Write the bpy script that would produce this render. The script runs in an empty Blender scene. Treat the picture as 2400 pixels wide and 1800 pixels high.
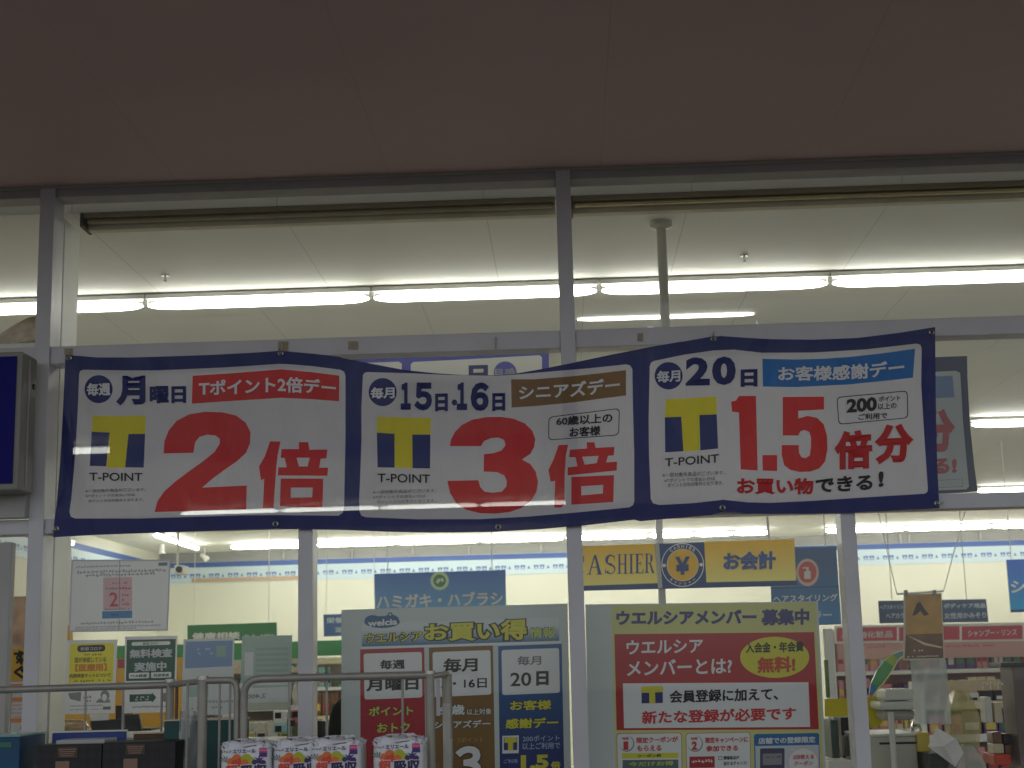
import bpy, bmesh, math, random
from mathutils import Vector, Matrix
from mathutils.geometry import delaunay_2d_cdt
R = math.radians
rnd = random.Random(7)
S = bpy.context.scene
COL = S.collection

# ------------------------------------------------------------------ camera, world, exposure
FPX = 3493.087                      # focal length in photo pixels (2400 wide)
PITCH, YAW, ROLL = .186559, -.0332682, -.0246106
CAM = Vector((0, -6, 1.6))
_cp, _sp, _cy, _sy = math.cos(PITCH), math.sin(PITCH), math.cos(YAW), math.sin(YAW)
FW = Vector((_sy*_cp, _cy*_cp, _sp))
_rt = Vector((_cy, -_sy, 0)); _up = _rt.cross(FW)
RT = math.cos(ROLL)*_rt + math.sin(ROLL)*_up
UP = -math.sin(ROLL)*_rt + math.cos(ROLL)*_up
cd = bpy.data.cameras.new('camera'); cam = bpy.data.objects.new('camera', cd); COL.objects.link(cam)
cd.sensor_width = 36; cd.lens = FPX/2400*36; cd.clip_start = .05; cd.clip_end = 800
m = Matrix((RT, UP, -FW)).transposed().to_4x4(); m.translation = CAM
cam.matrix_world = m
cd.dof.use_dof = True; cd.dof.focus_distance = 6.0; cd.dof.aperture_fstop = 6.3
S.camera = cam

wd = bpy.data.worlds.new('World'); S.world = wd; wd.use_nodes = True
nt = wd.node_tree; bg = nt.nodes['Background']
sky = nt.nodes.new('ShaderNodeTexSky'); sky.sky_type = 'NISHITA'; sky.sun_disc = False
sky.sun_elevation = R(35); sky.sun_rotation = R(0)
hs = nt.nodes.new('ShaderNodeHueSaturation'); hs.inputs['Saturation'].default_value = .25
nt.links.new(sky.outputs[0], hs.inputs['Color']); nt.links.new(hs.outputs[0], bg.inputs[0])
bg.inputs[1].default_value = .108
LAMP = 19.0                          # radiance of the fluorescent tubes
S.view_settings.view_transform = 'Standard'; S.view_settings.look = 'None'
S.view_settings.exposure = .35; S.view_settings.gamma = 1
S.cycles.max_bounces = 10; S.cycles.diffuse_bounces = 4; S.cycles.transparent_max_bounces = 16
S.cycles.sample_clamp_indirect = 6; S.cycles.use_denoising = True

# ------------------------------------------------------------------ pixel rays (authoring aid: real points at real depths)
def ray(x, y): return FW + (x-1200)/FPX*RT - (y-900)/FPX*UP
def P(x, y, Y):
    d = ray(x, y); return CAM + d*((Y-CAM.y)/d.y)
def PZ(x, y, z):
    d = ray(x, y); return CAM + d*((z-CAM.z)/d.z)
def conv(ox, oy, s): return lambda x, y: (ox+x*s, oy+y*s)
A = conv(0, 740, .40687); B = conv(800, 740, .36166); C = conv(1500, 740, .40687)
D = conv(0, 1220, .34968); E_ = conv(650, 1220, .34968); F_ = conv(1320, 1220, .34958); G = conv(1900, 1220, .34965)
H = conv(0, 360, .63291); K3 = conv(1200, 380, .5425); L5 = conv(0, 1500, .22604); L6 = conv(400, 1500, .31646)
V = conv(0, 0, 1.08499); L4 = conv(0, 440, .51839)

# ------------------------------------------------------------------ materials
def lin(c):
    return tuple(((v/255+.055)/1.055)**2.4 if v > 10 else v/255/12.92 for v in c)
MATS = {}
def mat(name, rgb, rough=.5, metal=0, var=0, scale=8, spec=.5, bump=0, bscale=60, trans=0):
    if name in MATS: return MATS[name]
    m = bpy.data.materials.new(name); m.use_nodes = True; MATS[name] = m
    n, l = m.node_tree.nodes, m.node_tree.links
    b = n['Principled BSDF']; c = lin(rgb)
    b.inputs['Roughness'].default_value = rough; b.inputs['Metallic'].default_value = metal
    b.inputs['Specular IOR Level'].default_value = spec
    b.inputs['Base Color'].default_value = (*c, 1)
    if var or bump:
        tc = n.new('ShaderNodeTexCoord')
    if var:
        nz = n.new('ShaderNodeTexNoise'); nz.inputs['Scale'].default_value = scale; nz.inputs['Detail'].default_value = 6
        rp = n.new('ShaderNodeValToRGB'); l.new(tc.outputs['Object'], nz.inputs['Vector'])
        rp.color_ramp.elements[0].position = .3; rp.color_ramp.elements[1].position = .7
        rp.color_ramp.elements[0].color = (*[v*(1-var) for v in c], 1)
        rp.color_ramp.elements[1].color = (*[min(1, v*(1+var)) for v in c], 1)
        l.new(nz.outputs['Fac'], rp.inputs['Fac']); l.new(rp.outputs[0], b.inputs['Base Color'])
    if bump:
        n2 = n.new('ShaderNodeTexNoise'); n2.inputs['Scale'].default_value = bscale; n2.inputs['Detail'].default_value = 4
        bp = n.new('ShaderNodeBump'); bp.inputs['Strength'].default_value = bump; bp.inputs['Distance'].default_value = .01
        l.new(tc.outputs['Object'], n2.inputs['Vector']); l.new(n2.outputs['Fac'], bp.inputs['Height']); l.new(bp.outputs[0], b.inputs['Normal'])
    if trans:
        tl = n.new('ShaderNodeBsdfTranslucent'); tl.inputs[0].default_value = (*c, 1)
        mx = n.new('ShaderNodeMixShader'); mx.inputs[0].default_value = trans
        l.new(b.outputs[0], mx.inputs[1]); l.new(tl.outputs[0], mx.inputs[2]); l.new(mx.outputs[0], n['Material Output'].inputs[0])
    return m
def vinyl(name, rgb, see=.02, trans=.17, rough=.3):
    """thin glossy banner cloth: prints in its own colour, lets a little light through"""
    m = mat(name, rgb, rough, trans=trans, spec=.3, var=.04, scale=3, bump=.16, bscale=7)
    n, l = m.node_tree.nodes, m.node_tree.links
    out = n['Material Output']; src = out.inputs[0].links[0].from_socket
    tp = n.new('ShaderNodeBsdfTransparent'); mx = n.new('ShaderNodeMixShader'); mx.inputs[0].default_value = see
    l.new(src, mx.inputs[1]); l.new(tp.outputs[0], mx.inputs[2]); l.new(mx.outputs[0], out.inputs[0])
    return m
def film(name, rgb, alpha, rough=.3):
    """clear or milky plastic"""
    if name in MATS: return MATS[name]
    m = mat(name, rgb, rough); n, l = m.node_tree.nodes, m.node_tree.links
    tp = n.new('ShaderNodeBsdfTransparent'); mx = n.new('ShaderNodeMixShader'); mx.inputs[0].default_value = alpha
    l.new(tp.outputs[0], mx.inputs[1]); l.new(n['Principled BSDF'].outputs[0], mx.inputs[2]); l.new(mx.outputs[0], n['Material Output'].inputs[0])
    return m
def glow(name, rgb, s):
    m = bpy.data.materials.new(name); m.use_nodes = True; n = m.node_tree.nodes; n.clear()
    e = n.new('ShaderNodeEmission'); e.inputs[0].default_value = (*rgb, 1); e.inputs[1].default_value = s
    o = n.new('ShaderNodeOutputMaterial'); m.node_tree.links.new(e.outputs[0], o.inputs[0]); return m
def glass_mat():
    m = bpy.data.materials.new('window_glass'); m.use_nodes = True; n, l = m.node_tree.nodes, m.node_tree.links; n.clear()
    o = n.new('ShaderNodeOutputMaterial'); t = n.new('ShaderNodeBsdfTransparent'); t.inputs[0].default_value = (.95, .97, .95, 1)
    g = n.new('ShaderNodeBsdfGlossy'); g.inputs['Roughness'].default_value = .02; lw = n.new('ShaderNodeLayerWeight'); pw = n.new('ShaderNodeMath'); pw.operation = 'POWER'; pw.inputs[1].default_value = 5; fr = n.new('ShaderNodeMath'); fr.operation = 'MULTIPLY_ADD'; fr.inputs[1].default_value = .95; fr.inputs[2].default_value = .04; l.new(lw.outputs['Facing'], pw.inputs[0]); l.new(pw.outputs[0], fr.inputs[0])
    mx = n.new('ShaderNodeMixShader'); l.new(fr.outputs[0], mx.inputs[0]); l.new(t.outputs[0], mx.inputs[1]); l.new(g.outputs[0], mx.inputs[2])
    d = n.new('ShaderNodeBsdfDiffuse'); d.inputs[0].default_value = (.7, .72, .7, 1)
    tc = n.new('ShaderNodeTexCoord'); nz = n.new('ShaderNodeTexNoise'); nz.inputs['Scale'].default_value = 2.5; nz.inputs['Detail'].default_value = 8
    mr = n.new('ShaderNodeMapRange'); mr.inputs[3].default_value = .0; mr.inputs[4].default_value = .012
    l.new(tc.outputs['Object'], nz.inputs['Vector']); l.new(nz.outputs['Fac'], mr.inputs[0])
    m2 = n.new('ShaderNodeMixShader'); l.new(mr.outputs[0], m2.inputs[0]); l.new(mx.outputs[0], m2.inputs[1]); l.new(d.outputs[0], m2.inputs[2])
    l.new(m2.outputs[0], o.inputs[0]); return m
def panelled(name, rgb, w, h, ox, oy, mortar=.0025, dark=.6, var=.05, rough=.6, flip=False):
    """boards with thin joints"""
    m = mat(name, rgb, rough, var=var, scale=1.2); n, l = m.node_tree.nodes, m.node_tree.links
    b = n['Principled BSDF']; src = b.inputs['Base Color'].links[0].from_socket
    tc = n.new('ShaderNodeTexCoord'); mp = n.new('ShaderNodeMapping'); mp.inputs['Location'].default_value = (ox, oy, 0)
    if flip: mp.inputs['Rotation'].default_value = (R(90), 0, 0)
    br = n.new('ShaderNodeTexBrick'); br.offset = .5; br.inputs['Scale'].default_value = 1
    br.inputs['Brick Width'].default_value = w; br.inputs['Row Height'].default_value = h; br.inputs['Mortar Size'].default_value = mortar
    br.inputs['Mortar Smooth'].default_value = .1
    l.new(tc.outputs['Object'], mp.inputs[0]); l.new(mp.outputs[0], br.inputs['Vector'])
    mx = n.new('ShaderNodeMix'); mx.data_type = 'RGBA'; l.new(br.outputs['Fac'], mx.inputs[0])
    l.new(src, mx.inputs[6]); mx.inputs[7].default_value = (*[v*dark for v in lin(rgb)], 1)
    l.new(mx.outputs[2], b.inputs['Base Color']); return m
def vgrad(name, top, bot, z0, z1, rough=.5, trans=0):
    """print that runs from one ink to another between heights z0 and z1"""
    m = mat(name, top, rough, trans=trans); n, l = m.node_tree.nodes, m.node_tree.links
    tc = n.new('ShaderNodeTexCoord'); sx = n.new('ShaderNodeSeparateXYZ'); mr = n.new('ShaderNodeMapRange')
    mr.inputs[1].default_value = z0; mr.inputs[2].default_value = z1
    rp = n.new('ShaderNodeValToRGB'); rp.color_ramp.elements[0].color = (*lin(bot), 1); rp.color_ramp.elements[1].color = (*lin(top), 1)
    l.new(tc.outputs['Object'], sx.inputs[0]); l.new(sx.outputs[2], mr.inputs[0]); l.new(mr.outputs[0], rp.inputs[0])
    l.new(rp.outputs[0], n['Principled BSDF'].inputs['Base Color']); return m

ALU = mat('brushed_aluminium', (204, 202, 205), .42, .0, var=.06, scale=5, spec=.6)
ALU_D = mat('dull_aluminium', (176, 173, 170), .5, var=.06, scale=5)
STEEL = mat('zinc_steel', (158, 154, 146), .4, .3, var=.12, scale=12)
WHITE = mat('white_paint', (225, 225, 218), .5, var=.02)
CREAM = mat('cream_wall_paint', (226, 225, 208), .7, var=.02, scale=1)
CEIL = panelled('store_ceiling_board', (238, 236, 226), .888, 1.82, .75, .0, .003, .8, .03, .7)
SOFF = panelled('canopy_soffit_board', (200, 173, 168), .888, 60.0, .25, 30.0, .003, .9, .05, .65)
GLASS = glass_mat()
TUBE = glow('fluorescent_glow', (1, 1, .925), LAMP)
TUBE1 = glow('fluorescent_glow_front', (1, 1, .925), LAMP*.47); TUBE3 = glow('fluorescent_glow_rear', (1, 1, .925), LAMP*1.9)
THIN = glow('thin_tube_glow', (1, 1, .925), LAMP*.25)
NAVY = mat('navy_ink', (32, 36, 110), .45)
BLACK = mat('black_ink', (22, 20, 22), .5)
RED = mat('red_ink', (200, 32, 34), .45)
PW = mat('white_print', (226, 226, 226), .5)
YEL = mat('yellow_ink', (226, 205, 45), .5)
GREY = mat('grey_ink', (120, 120, 122), .5)

# ------------------------------------------------------------------ mesh builder and objects
class MB:
    def __init__(s): s.v = []; s.f = []; s.m = []; s.mats = []
    def mi(s, m):
        if m not in s.mats: s.mats.append(m)
        return s.mats.index(m)
    def add(s, vs, fs, m):
        o = len(s.v); s.v += [Vector(v) for v in vs]; k = s.mi(m)
        for f in fs: s.f.append([i+o for i in f]); s.m.append(k)
        return s
    def box(s, x0, x1, y0, y1, z0, z1, m):
        return s.add([(x0,y0,z0),(x1,y0,z0),(x1,y1,z0),(x0,y1,z0),(x0,y0,z1),(x1,y0,z1),(x1,y1,z1),(x0,y1,z1)],
                     [(0,3,2,1),(4,5,6,7),(0,1,5,4),(1,2,6,5),(2,3,7,6),(3,0,4,7)], m)
    def obox(s, c, ax, ay, az, m):
        c, ax, ay, az = map(Vector, (c, ax, ay, az)); vs = []
        for k in (-1, 1):
            for a, b in ((-1,-1),(1,-1),(1,1),(-1,1)): vs.append(c+ax*a+ay*b+az*k)
        return s.add(vs, [(0,3,2,1),(4,5,6,7),(0,1,5,4),(1,2,6,5),(2,3,7,6),(3,0,4,7)], m)
    def tube(s, pts, r, m, n=10, taper=None):
        pts = [Vector(p) for p in pts]; vs = []; fs = []
        k = len(pts); rs = taper or [r]*k
        d0 = (pts[1]-pts[0]).normalized()
        a = d0.cross(Vector((0, 0, 1)) if abs(d0.z) < .9 else Vector((0, 1, 0))).normalized()
        for i, p in enumerate(pts):
            e0 = (pts[i]-pts[i-1]).normalized() if i else d0
            e1 = (pts[i+1]-pts[i]).normalized() if i < k-1 else e0
            d = (e0+e1).normalized()
            a = (a-d*a.dot(d)).normalized(); b = d.cross(a)
            for j in range(n):
                t = 2*math.pi*j/n; vs.append(p+(a*math.cos(t)+b*math.sin(t))*rs[i])
        for i in range(k-1):
            for j in range(n):
                fs.append((i*n+j, i*n+(j+1) % n, (i+1)*n+(j+1) % n, (i+1)*n+j))
        fs.append(tuple(range(n))[::-1]); fs.append(tuple(range((k-1)*n, k*n)))
        return s.add(vs, fs, m)
    def prism(s, poly, depth, m):
        """poly: world points (planar outline); pushed back along +Y"""
        n = len(poly); vs = [Vector(p) for p in poly]+[Vector(p)+Vector((0, depth, 0)) for p in poly]
        return s.add(vs, [tuple(range(n)), tuple(range(n, 2*n))[::-1]]+[(i, i+n, (i+1) % n+n, (i+1) % n) for i in range(n)], m)
    def build(s, name, parent=None, smooth=False, bevel=0):
        me = bpy.data.meshes.new(name)
        loc = parent.location.copy() if parent and 'flat_root' not in parent else Vector((0, 0, 0))
        base = root_loc(parent)
        me.from_pydata([v-base for v in s.v], [], s.f)
        for mm in s.mats: me.materials.append(mm)
        me.polygons.foreach_set('material_index', s.m)
        me.update(); bm = bmesh.new(); bm.from_mesh(me); bmesh.ops.recalc_face_normals(bm, faces=bm.faces); bm.to_mesh(me); bm.free()
        if smooth:
            me.polygons.foreach_set('use_smooth', [True]*len(me.polygons)); me.set_sharp_from_angle(angle=R(40))
        o = bpy.data.objects.new(name, me); COL.objects.link(o)
        if parent: o.parent = parent
        if bevel:
            b = o.modifiers.new('edge', 'BEVEL'); b.width = bevel; b.segments = 2; b.limit_method = 'ANGLE'
        return o
def root_loc(p):
    v = Vector((0, 0, 0))
    while p: v += p.location; p = p.parent
    return v
def thing(name, label, cat, loc=(0, 0, 0), group=None):
    o = bpy.data.objects.new(name, None); o.empty_display_size = .1; COL.objects.link(o); o.location = loc
    return tag(o, label, cat, group)
def tag(o, label, cat, group=None):
    o['label'] = label; o['category'] = cat
    if group: o['group'] = group
    return o
def struct(o): o['kind'] = 'structure'; return o
def dup(root, loc, label, group=None):
    r = root.copy(); COL.objects.link(r); r.location = loc; r['label'] = label
    if group: r['group'] = group
    def rec(src, dst):
        for ch in list(src.children):
            c = ch.copy(); COL.objects.link(c); c.parent = dst; rec(ch, c)
    rec(root, r); return r

# ------------------------------------------------------------------ lettering and printed sheets
_tc = {}
def glyphs(s, b):
    key = (s, b)
    if key not in _tc:
        c = bpy.data.curves.new('t', 'FONT'); c.body = s; c.size = 1; c.bevel_depth = b; c.bevel_resolution = 0; c.resolution_u = 3
        o = bpy.data.objects.new('t', c); COL.objects.link(o); bpy.context.view_layer.update()
        me = bpy.data.meshes.new_from_object(o.evaluated_get(bpy.context.evaluated_depsgraph_get()))
        vs = [tuple(v.co) for v in me.vertices]; fs = [tuple(p.vertices) for p in me.polygons]
        bpy.data.objects.remove(o); bpy.data.curves.remove(c); bpy.data.meshes.remove(me)
        x0 = min(v[0] for v in vs); x1 = max(v[0] for v in vs); y0 = min(v[1] for v in vs); y1 = max(v[1] for v in vs)
        zb = max(b, 1e-6)
        _tc[key] = ([((v[0]-x0)/(x1-x0), (v[1]-y0)/(y1-y0), v[2]/zb) for v in vs], fs)
    return _tc[key]
SL = .028
class Sheet:
    """flat printed thing; coordinates are photo pixels, W lifts them onto the thing's real surface"""
    def __init__(s, W, edges=()): s.W = W; s.p = []; s.t = []; s.edges = list(edges); s.k = 0
    def poly(s, K, pts, m, part='print'):
        s.p.append(([K(*q) for q in pts], m, part)); return s
    def rect(s, K, x0, y0, x1, y1, m, part='print', sl=SL):
        d = sl*(x1-x0); return s.poly(K, [(x0, y0+d), (x1, y0), (x1, y1-d), (x0, y1)], m, part)
    def rrect(s, K, x0, y0, x1, y1, r, m, part='print', sl=SL):
        return s.rquad(K, [(x0, y0+sl*(x1-x0)), (x1, y0), (x1, y1-sl*(x1-x0)), (x0, y1)], r, m, part)
    def rquad(s, K, q, r, m, part='print'):
        q = [Vector(p) for p in q]; pts = []
        for i in range(4):
            p, a, b = q[i], (q[i-1]-q[i]).normalized(), (q[(i+1) % 4]-q[i]).normalized()
            for t in (0, .25, .5, .75, 1):
                u = (1-t)**2; w = t**2; pts.append(tuple(p+a*r*u+b*r*w))
        return s.poly(K, pts, m, part)
    def ell(s, K, cx, cy, rx, ry, m, part='print', n=28):
        return s.poly(K, [(cx+rx*math.cos(2*math.pi*i/n), cy+ry*math.sin(2*math.pi*i/n)) for i in range(n)], m, part)
    def line(s, K, pts, w, m, part='print'):
        pts = [Vector(p) for p in pts]
        for a, b in zip(pts, pts[1:]):
            d = (b-a).normalized(); n = Vector((-d.y, d.x))*w/2; e = d*w*.3
            s.poly(K, [tuple(a+n-e), tuple(b+n+e), tuple(b-n+e), tuple(a-n-e)], m, part)
        return s
    def text(s, st, K, cols, m, b=.03, part='print', lift=1):
        """cols: list of (x, top, bottom) or one bbox (x0,y0,x1,y1)"""
        if not isinstance(cols[0], (tuple, list)):
            x0, y0, x1, y1 = cols; d = SL*abs(x1-x0); cols = [(x0, y0+d, y1), (x1, y0, y1-d)]
        cc = [(*K(x, t), *K(x, bt)) for x, t, bt in cols]
        s.t.append((st, cc, m, b, part, lift)); return s
    def otext(s, st, K, cols, m, mo, b=.02, bo=.06, part='print'):
        """outlined lettering"""
        if not isinstance(cols[0], (tuple, list)):
            x0, y0, x1, y1 = cols; d = SL*abs(x1-x0); cols = [(x0, y0+d, y1), (x1, y0, y1-d)]
        g = (bo-b)*(cols[0][2]-cols[0][1])*1.0
        big = [(x+(-g if i == 0 else g if i == len(cols)-1 else 0), t-g, q+g) for i, (x, t, q) in enumerate(cols)]
        s.text(st, K, big, mo, bo, part, 1); return s.text(st, K, cols, m, b, part, 2)
    def greek(s, K, x0, y0, x1, y1, m, seed=1, part='print', dens=.8):
        """lines too small and blurred to read: broken strokes"""
        r = random.Random(seed); x = x0; h = y1-y0
        while x < x1-h*.4:
            w = h*r.uniform(.5, .95); y = y0+SL*(x1-x)
            if r.random() < dens:
                for k in range(2):
                    a = r.uniform(0, .5)*w; c = r.uniform(.25, .5)*w; t = r.uniform(0, .7)*h
                    s.poly(K, [(x+a, y+t), (x+a+c, y+t-.1), (x+a+c, y+t+h*.25), (x+a, y+t+h*.25)], m, part)
                u = r.uniform(.2, .7)*w; v0 = r.uniform(0, .3)*h; v1 = r.uniform(.6, .95)*h
                s.poly(K, [(x+u, y+v0), (x+u+h*.16, y+v0), (x+u+h*.16, y+v1), (x+u, y+v1)], m, part)
                s.poly(K, [(x, y+h*.42), (x+w, y+h*.40), (x+w, y+h*.56), (x, y+h*.58)], m, part)
            x += w*1.12
        return s
    def build(s, root, off=.0016, base=None, thick=.004, backname='backing', backmat=None, back=True, subof=None):
        """subof: {part: parent part}"""
        subof = subof or {}
        vs = []; fs = []; es = []
        for pts, m_, pt in s.p:
            o = len(vs)
            if sum(a[0]*b[1]-b[0]*a[1] for a, b in zip(pts, list(pts[1:])+[pts[0]])) < 0: pts = list(pts)[::-1]
            vs += [Vector(p) for p in pts]; fs.append(list(range(o, o+len(pts))))
        for a, b in s.edges:
            o = len(vs); vs += [Vector(a), Vector(b)]; es.append((o, o+1))
        ov, oe, of, _, _, orf = delaunay_2d_cdt(vs, es, fs, 0, 1e-5)
        mbs = {}
        W = [s.W(v.x, v.y, 0) for v in ov]
        for f, src in zip(of, orf):
            src = [q for q in src if q < len(s.p)]
            if not src: continue
            _, m_, pt = s.p[max(src)]
            mb = mbs.setdefault(pt, (MB(), {})); ids = []
            for i in f:
                if i not in mb[1]: mb[1][i] = len(mb[0].v); mb[0].v.append(W[i])
                ids.append(mb[1][i])
            mb[0].f.append(ids); mb[0].m.append(mb[0].mi(m_))
        for st, cc, m_, b, pt, lift in s.t:
            gv, gf = glyphs(st, b); n = len(cc)-1; out = []
            xs = [c[0] for c in cc]; tot = xs[-1]-xs[0]
            us = [(x-xs[0])/tot for x in xs]
            for u, v, z in gv:
                i = 0
                while i < n-1 and u > us[i+1]: i += 1
                t = (u-us[i])/(us[i+1]-us[i]); a, c = cc[i], cc[i+1]
                tx, ty = a[0]+(c[0]-a[0])*t, a[1]+(c[1]-a[1])*t
                bx, by = a[2]+(c[2]-a[2])*t, a[3]+(c[3]-a[3])*t
                out.append(s.W(bx+(tx-bx)*v, by+(ty-by)*v, off*lift+z*off*.12))
            mb = mbs.setdefault(pt, (MB(), {}))[0]
            mb.add(out, gf, m_)
        objs = {}
        if back and s.p:
            pb = MB(); pb.prism([s.W(x, y, -.0012) for x, y in s.p[0][0]], thick, backmat or PW); objs[backname] = pb.build(backname, root)
        for pt in [k for k in mbs if k not in subof]: objs[pt] = mbs[pt][0].build(pt.split('#')[0], root)
        for pt in [k for k in mbs if k in subof]: objs[pt] = mbs[pt][0].build(pt.split('#')[0], objs[subof[pt]])
        return objs
def plane(Y):
    return lambda x, y, off: P(x, y, Y-off)
def sheet_at(name, label, cat, K, cx, cy, Y, group=None):
    return thing(name, label, cat, P(*K(cx, cy), Y), group)


# ------------------------------------------------------------------ ground and store shell
g = MB().box(-60, 60, -90, 30, -.3, -.02, mat('asphalt', (62, 62, 64), .85, var=.25, scale=3, bump=.4)); struct(g.build('ground'))
g = MB().box(-12, 14, -3.2, .0, -.016, .0, mat('pavement_concrete', (150, 146, 140), .8, var=.12, scale=2)); struct(g.build('pavement'))
XL, XR, YB, ZC = -6.75, 12.5, 18.6, 3.56
g = MB().box(XL, XR, .12, YB, -.016, .0, panelled('vinyl_floor', (228, 225, 216), .45, .45, 0, 0, .003, .8)); struct(g.build('floor'))
g = MB().box(XL, XR, .1, YB, ZC, ZC+.05, CEIL); struct(g.build('ceiling'))
g = MB().box(XL, XR, YB, YB+.12, 0, ZC, CREAM); struct(g.build('wall_back'))
g = MB().box(XL-.12, XL, .1, YB+.12, 0, ZC+.05, CREAM); struct(g.build('wall_left'))
g = MB().box(XR, XR+.12, .1, YB+.12, 0, ZC+.05, CREAM); struct(g.build('wall_right'))

shop = thing('shop_front', 'aluminium framed glass shop front under a beige canopy with lit store behind', 'shop front', (0, 0, 0))
MW = .031
def bar(name, x0, x1, z0, z1, y0=-.05, y1=.06, m=ALU, lines=0):
    b = MB().box(x0, x1, y0, y1, z0, z1, m); return b.build(name, shop, bevel=.003)
ZT = 3.628
for xc in (-4.304, -3.219, -2.134, .035, 2.204, 3.289, 4.374):
    bar('mullion', xc-MW, xc+MW, 0, ZT, -.06, .07)
for xc in (-1.041, 1.12, 2.204+1.085*.0+5.0):
    if xc < 5: bar('mullion', xc-MW+.002, xc+MW-.002, .09, 2.168, -.055, .065)
xs = [-4.304, -3.219, -2.134, .035, 2.204, 3.289, 4.374]
for a, b in zip(xs, xs[1:]):
    bar('transom', a+MW, b-MW, 2.868, 2.942, -.045, .06)
    bar('transom', a+MW, b-MW, 2.168, 2.228, -.045, .06)
    bar('head_rail', a+MW, b-MW, 3.585, ZT, -.045, .06, ALU_D)
    bar('sill_rail', a+MW, b-MW, 0, .09, -.045, .06)
    MB().add([(a+MW, .01, 2.942), (b-MW, .01, 2.942), (b-MW, .01, 3.585), (a+MW, .01, 3.585)], [(0, 1, 2, 3)], GLASS).build('window_pane', shop)
    MB().add([(a+MW, .012, 2.228), (b-MW, .012, 2.228), (b-MW, .012, 2.868), (a+MW, .012, 2.868)], [(0, 1, 2, 3)], GLASS).build('window_pane', shop)
xs = [-2.134, -1.041, .035, 1.12, 2.204, 3.289, 4.374]
for a, b in zip(xs, xs[1:]):
    MB().add([(a+MW, .01, .09), (b-MW, .01, .09), (b-MW, .01, 2.168), (a+MW, .01, 2.168)], [(0, 1, 2, 3)], GLASS).build('window_pane', shop)
# entrance bay at the left: header casing and sliding door leaf
bar('door_header', -3.187, -2.166, 2.23, 2.5, -.10, -.052, ALU_D)
MB().box(-2.335, -2.245, -.02, .03, .02, 2.14, ALU_D).build('door_stile', shop, bevel=.003)
MB().box(-3.19, -2.335, .0, .008, .05, 2.14, GLASS).build('door_pane', shop)
# canopy
cb = MB().box(-9, 10, -2.2, .0, ZT+.004, ZT+.10, SOFF); cb.build('canopy', shop)
MB().box(-9, 10, -2.3, -2.202, ZT-.01, ZT+.75, mat('fascia_panel', (92, 88, 86), .4, var=.05)).build('fascia', shop)
MB().box(-9, 10, -.062, -.047, ZT-.008, ZT+.003, mat('dull_trim', (176, 168, 158), .7)).build('ceiling_trim', shop)
MB().box(-9, 10, .0, .1, ZT+.004, ZT+.9, CREAM).build('upper_wall', shop)

# roll blinds tucked under the head of the two upper windows
for x0, x1, lab, shiny in ((-2.03, .0, 'beige roller blind housing at the head of the upper left window', 0),
                           (.075, 2.17, 'beige roller blind with a shining tube at the head of the upper right window', 1)):
    bl = thing('roller_blind', lab, 'roller blind', ((x0+x1)/2, .2, 3.5), 'roller blinds at the window head')
    MB().box(x0, x1, .1, .163, 3.540, 3.557, mat('blind_bracket', (150, 138, 114), .6, var=.1)).build('headbox', bl)
    MB().box(x0, x1,   .165, .21, 3.500, 3.557, mat('blind_fabric', (226, 216, 192), .8, var=.06)).build('fabric', bl)
    MB().tube([(x0+.01, .13, 3.528), (x1-.01, .13, 3.528)], .011, mat('blind_tube_metal' if shiny else 'blind_tube', (214, 200, 160) if shiny else (176, 164, 136), .28, .9 if shiny else 0), 14).build('tube', bl, True)
    MB().box(x0-.012, x0, .09, .22, 3.496, 3.557, mat('blind_cap', (88, 82, 72), .6)).build('end_cap', bl)

# lit white casing behind the left mullion
ic = thing('window_casing', 'white painted casing lit from inside beside the left mullion', 'casing', (-2.07, .14, 0))
MB().box(-2.122, -2.104, .085, .275, 0, 3.53, WHITE).build('casing_board', ic)

# ------------------------------------------------------------------ fluorescent lamps
ORD = ['first', 'second', 'third', 'fourth', 'fifth', 'sixth', 'seventh', 'eighth', 'ninth', 'tenth', 'eleventh', 'twelfth', 'thirteenth', 'fourteenth', 'fifteenth', 'sixteenth']
def lamp(p0, p1, label, r=.022, group='fluorescent lamps under the store ceiling', tube=TUBE, zb=.03):
    p0, p1 = Vector(p0), Vector(p1); mid = (p0+p1)/2
    t = thing('fluorescent_lamp', label, 'lamp', mid, group)
    d = (p1-p0).normalized(); L = (p1-p0).length/2; s = Vector((d.y, -d.x, 0))
    MB().obox(mid+Vector((0, 0, .043)), d*(L-.004), s*.03, (0, 0, .012), WHITE).build('batten', t)
    for e in (-1, 1): MB().obox(mid+d*e*(L-.008)+Vector((0, 0, .016)), d*.005, s*.009, (0, 0, .018), WHITE).build('lamp_holder', t)
    a, b = p0+d*.015, p1-d*.015
    MB().tube([a, a+d*.03, a+d*.07, a+d*.14, b-d*.14, b-d*.07, b-d*.03, b], r, tube, 12, [r*.3, r*.66, r*.88, r, r, r*.88, r*.66, r*.3]).build('tube', t, True)
    return t
ZL = 3.50
def row(Y, segs, y, name, r, tube=TUBE, tilt=0):
    for i, (a, b) in enumerate(segs):
        x0, x1 = P(*V(a, y), Y).x, P(*V(b, y), Y).x
        lamp((x0, Y+tilt*x0, ZL), (x1, Y+tilt*x1, ZL), 'white fluorescent lamp, %s from the left in %s' % (ORD[i], name), r, tube=tube)
TILT1 = 0
row(1.53, [(-661, -173), (-173, 315), (315, 803), (803, 1295), (1295, 1795), (1795, 2300), (2300, 2800)], 650, 'the row nearest the window', .025, TUBE1, TILT1)
row(6.55, [(-330, -10), (-10, 300), (2095, 2400), (2400, 2700)], 915, 'the second row back from the window', .026)
row(11.85, [(390, 605), (605, 820), (820, 1035), (1035, 1245), (2110, 2330), (2330, 2550)], 1060, 'the third row back from the window', .027, TUBE)
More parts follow.
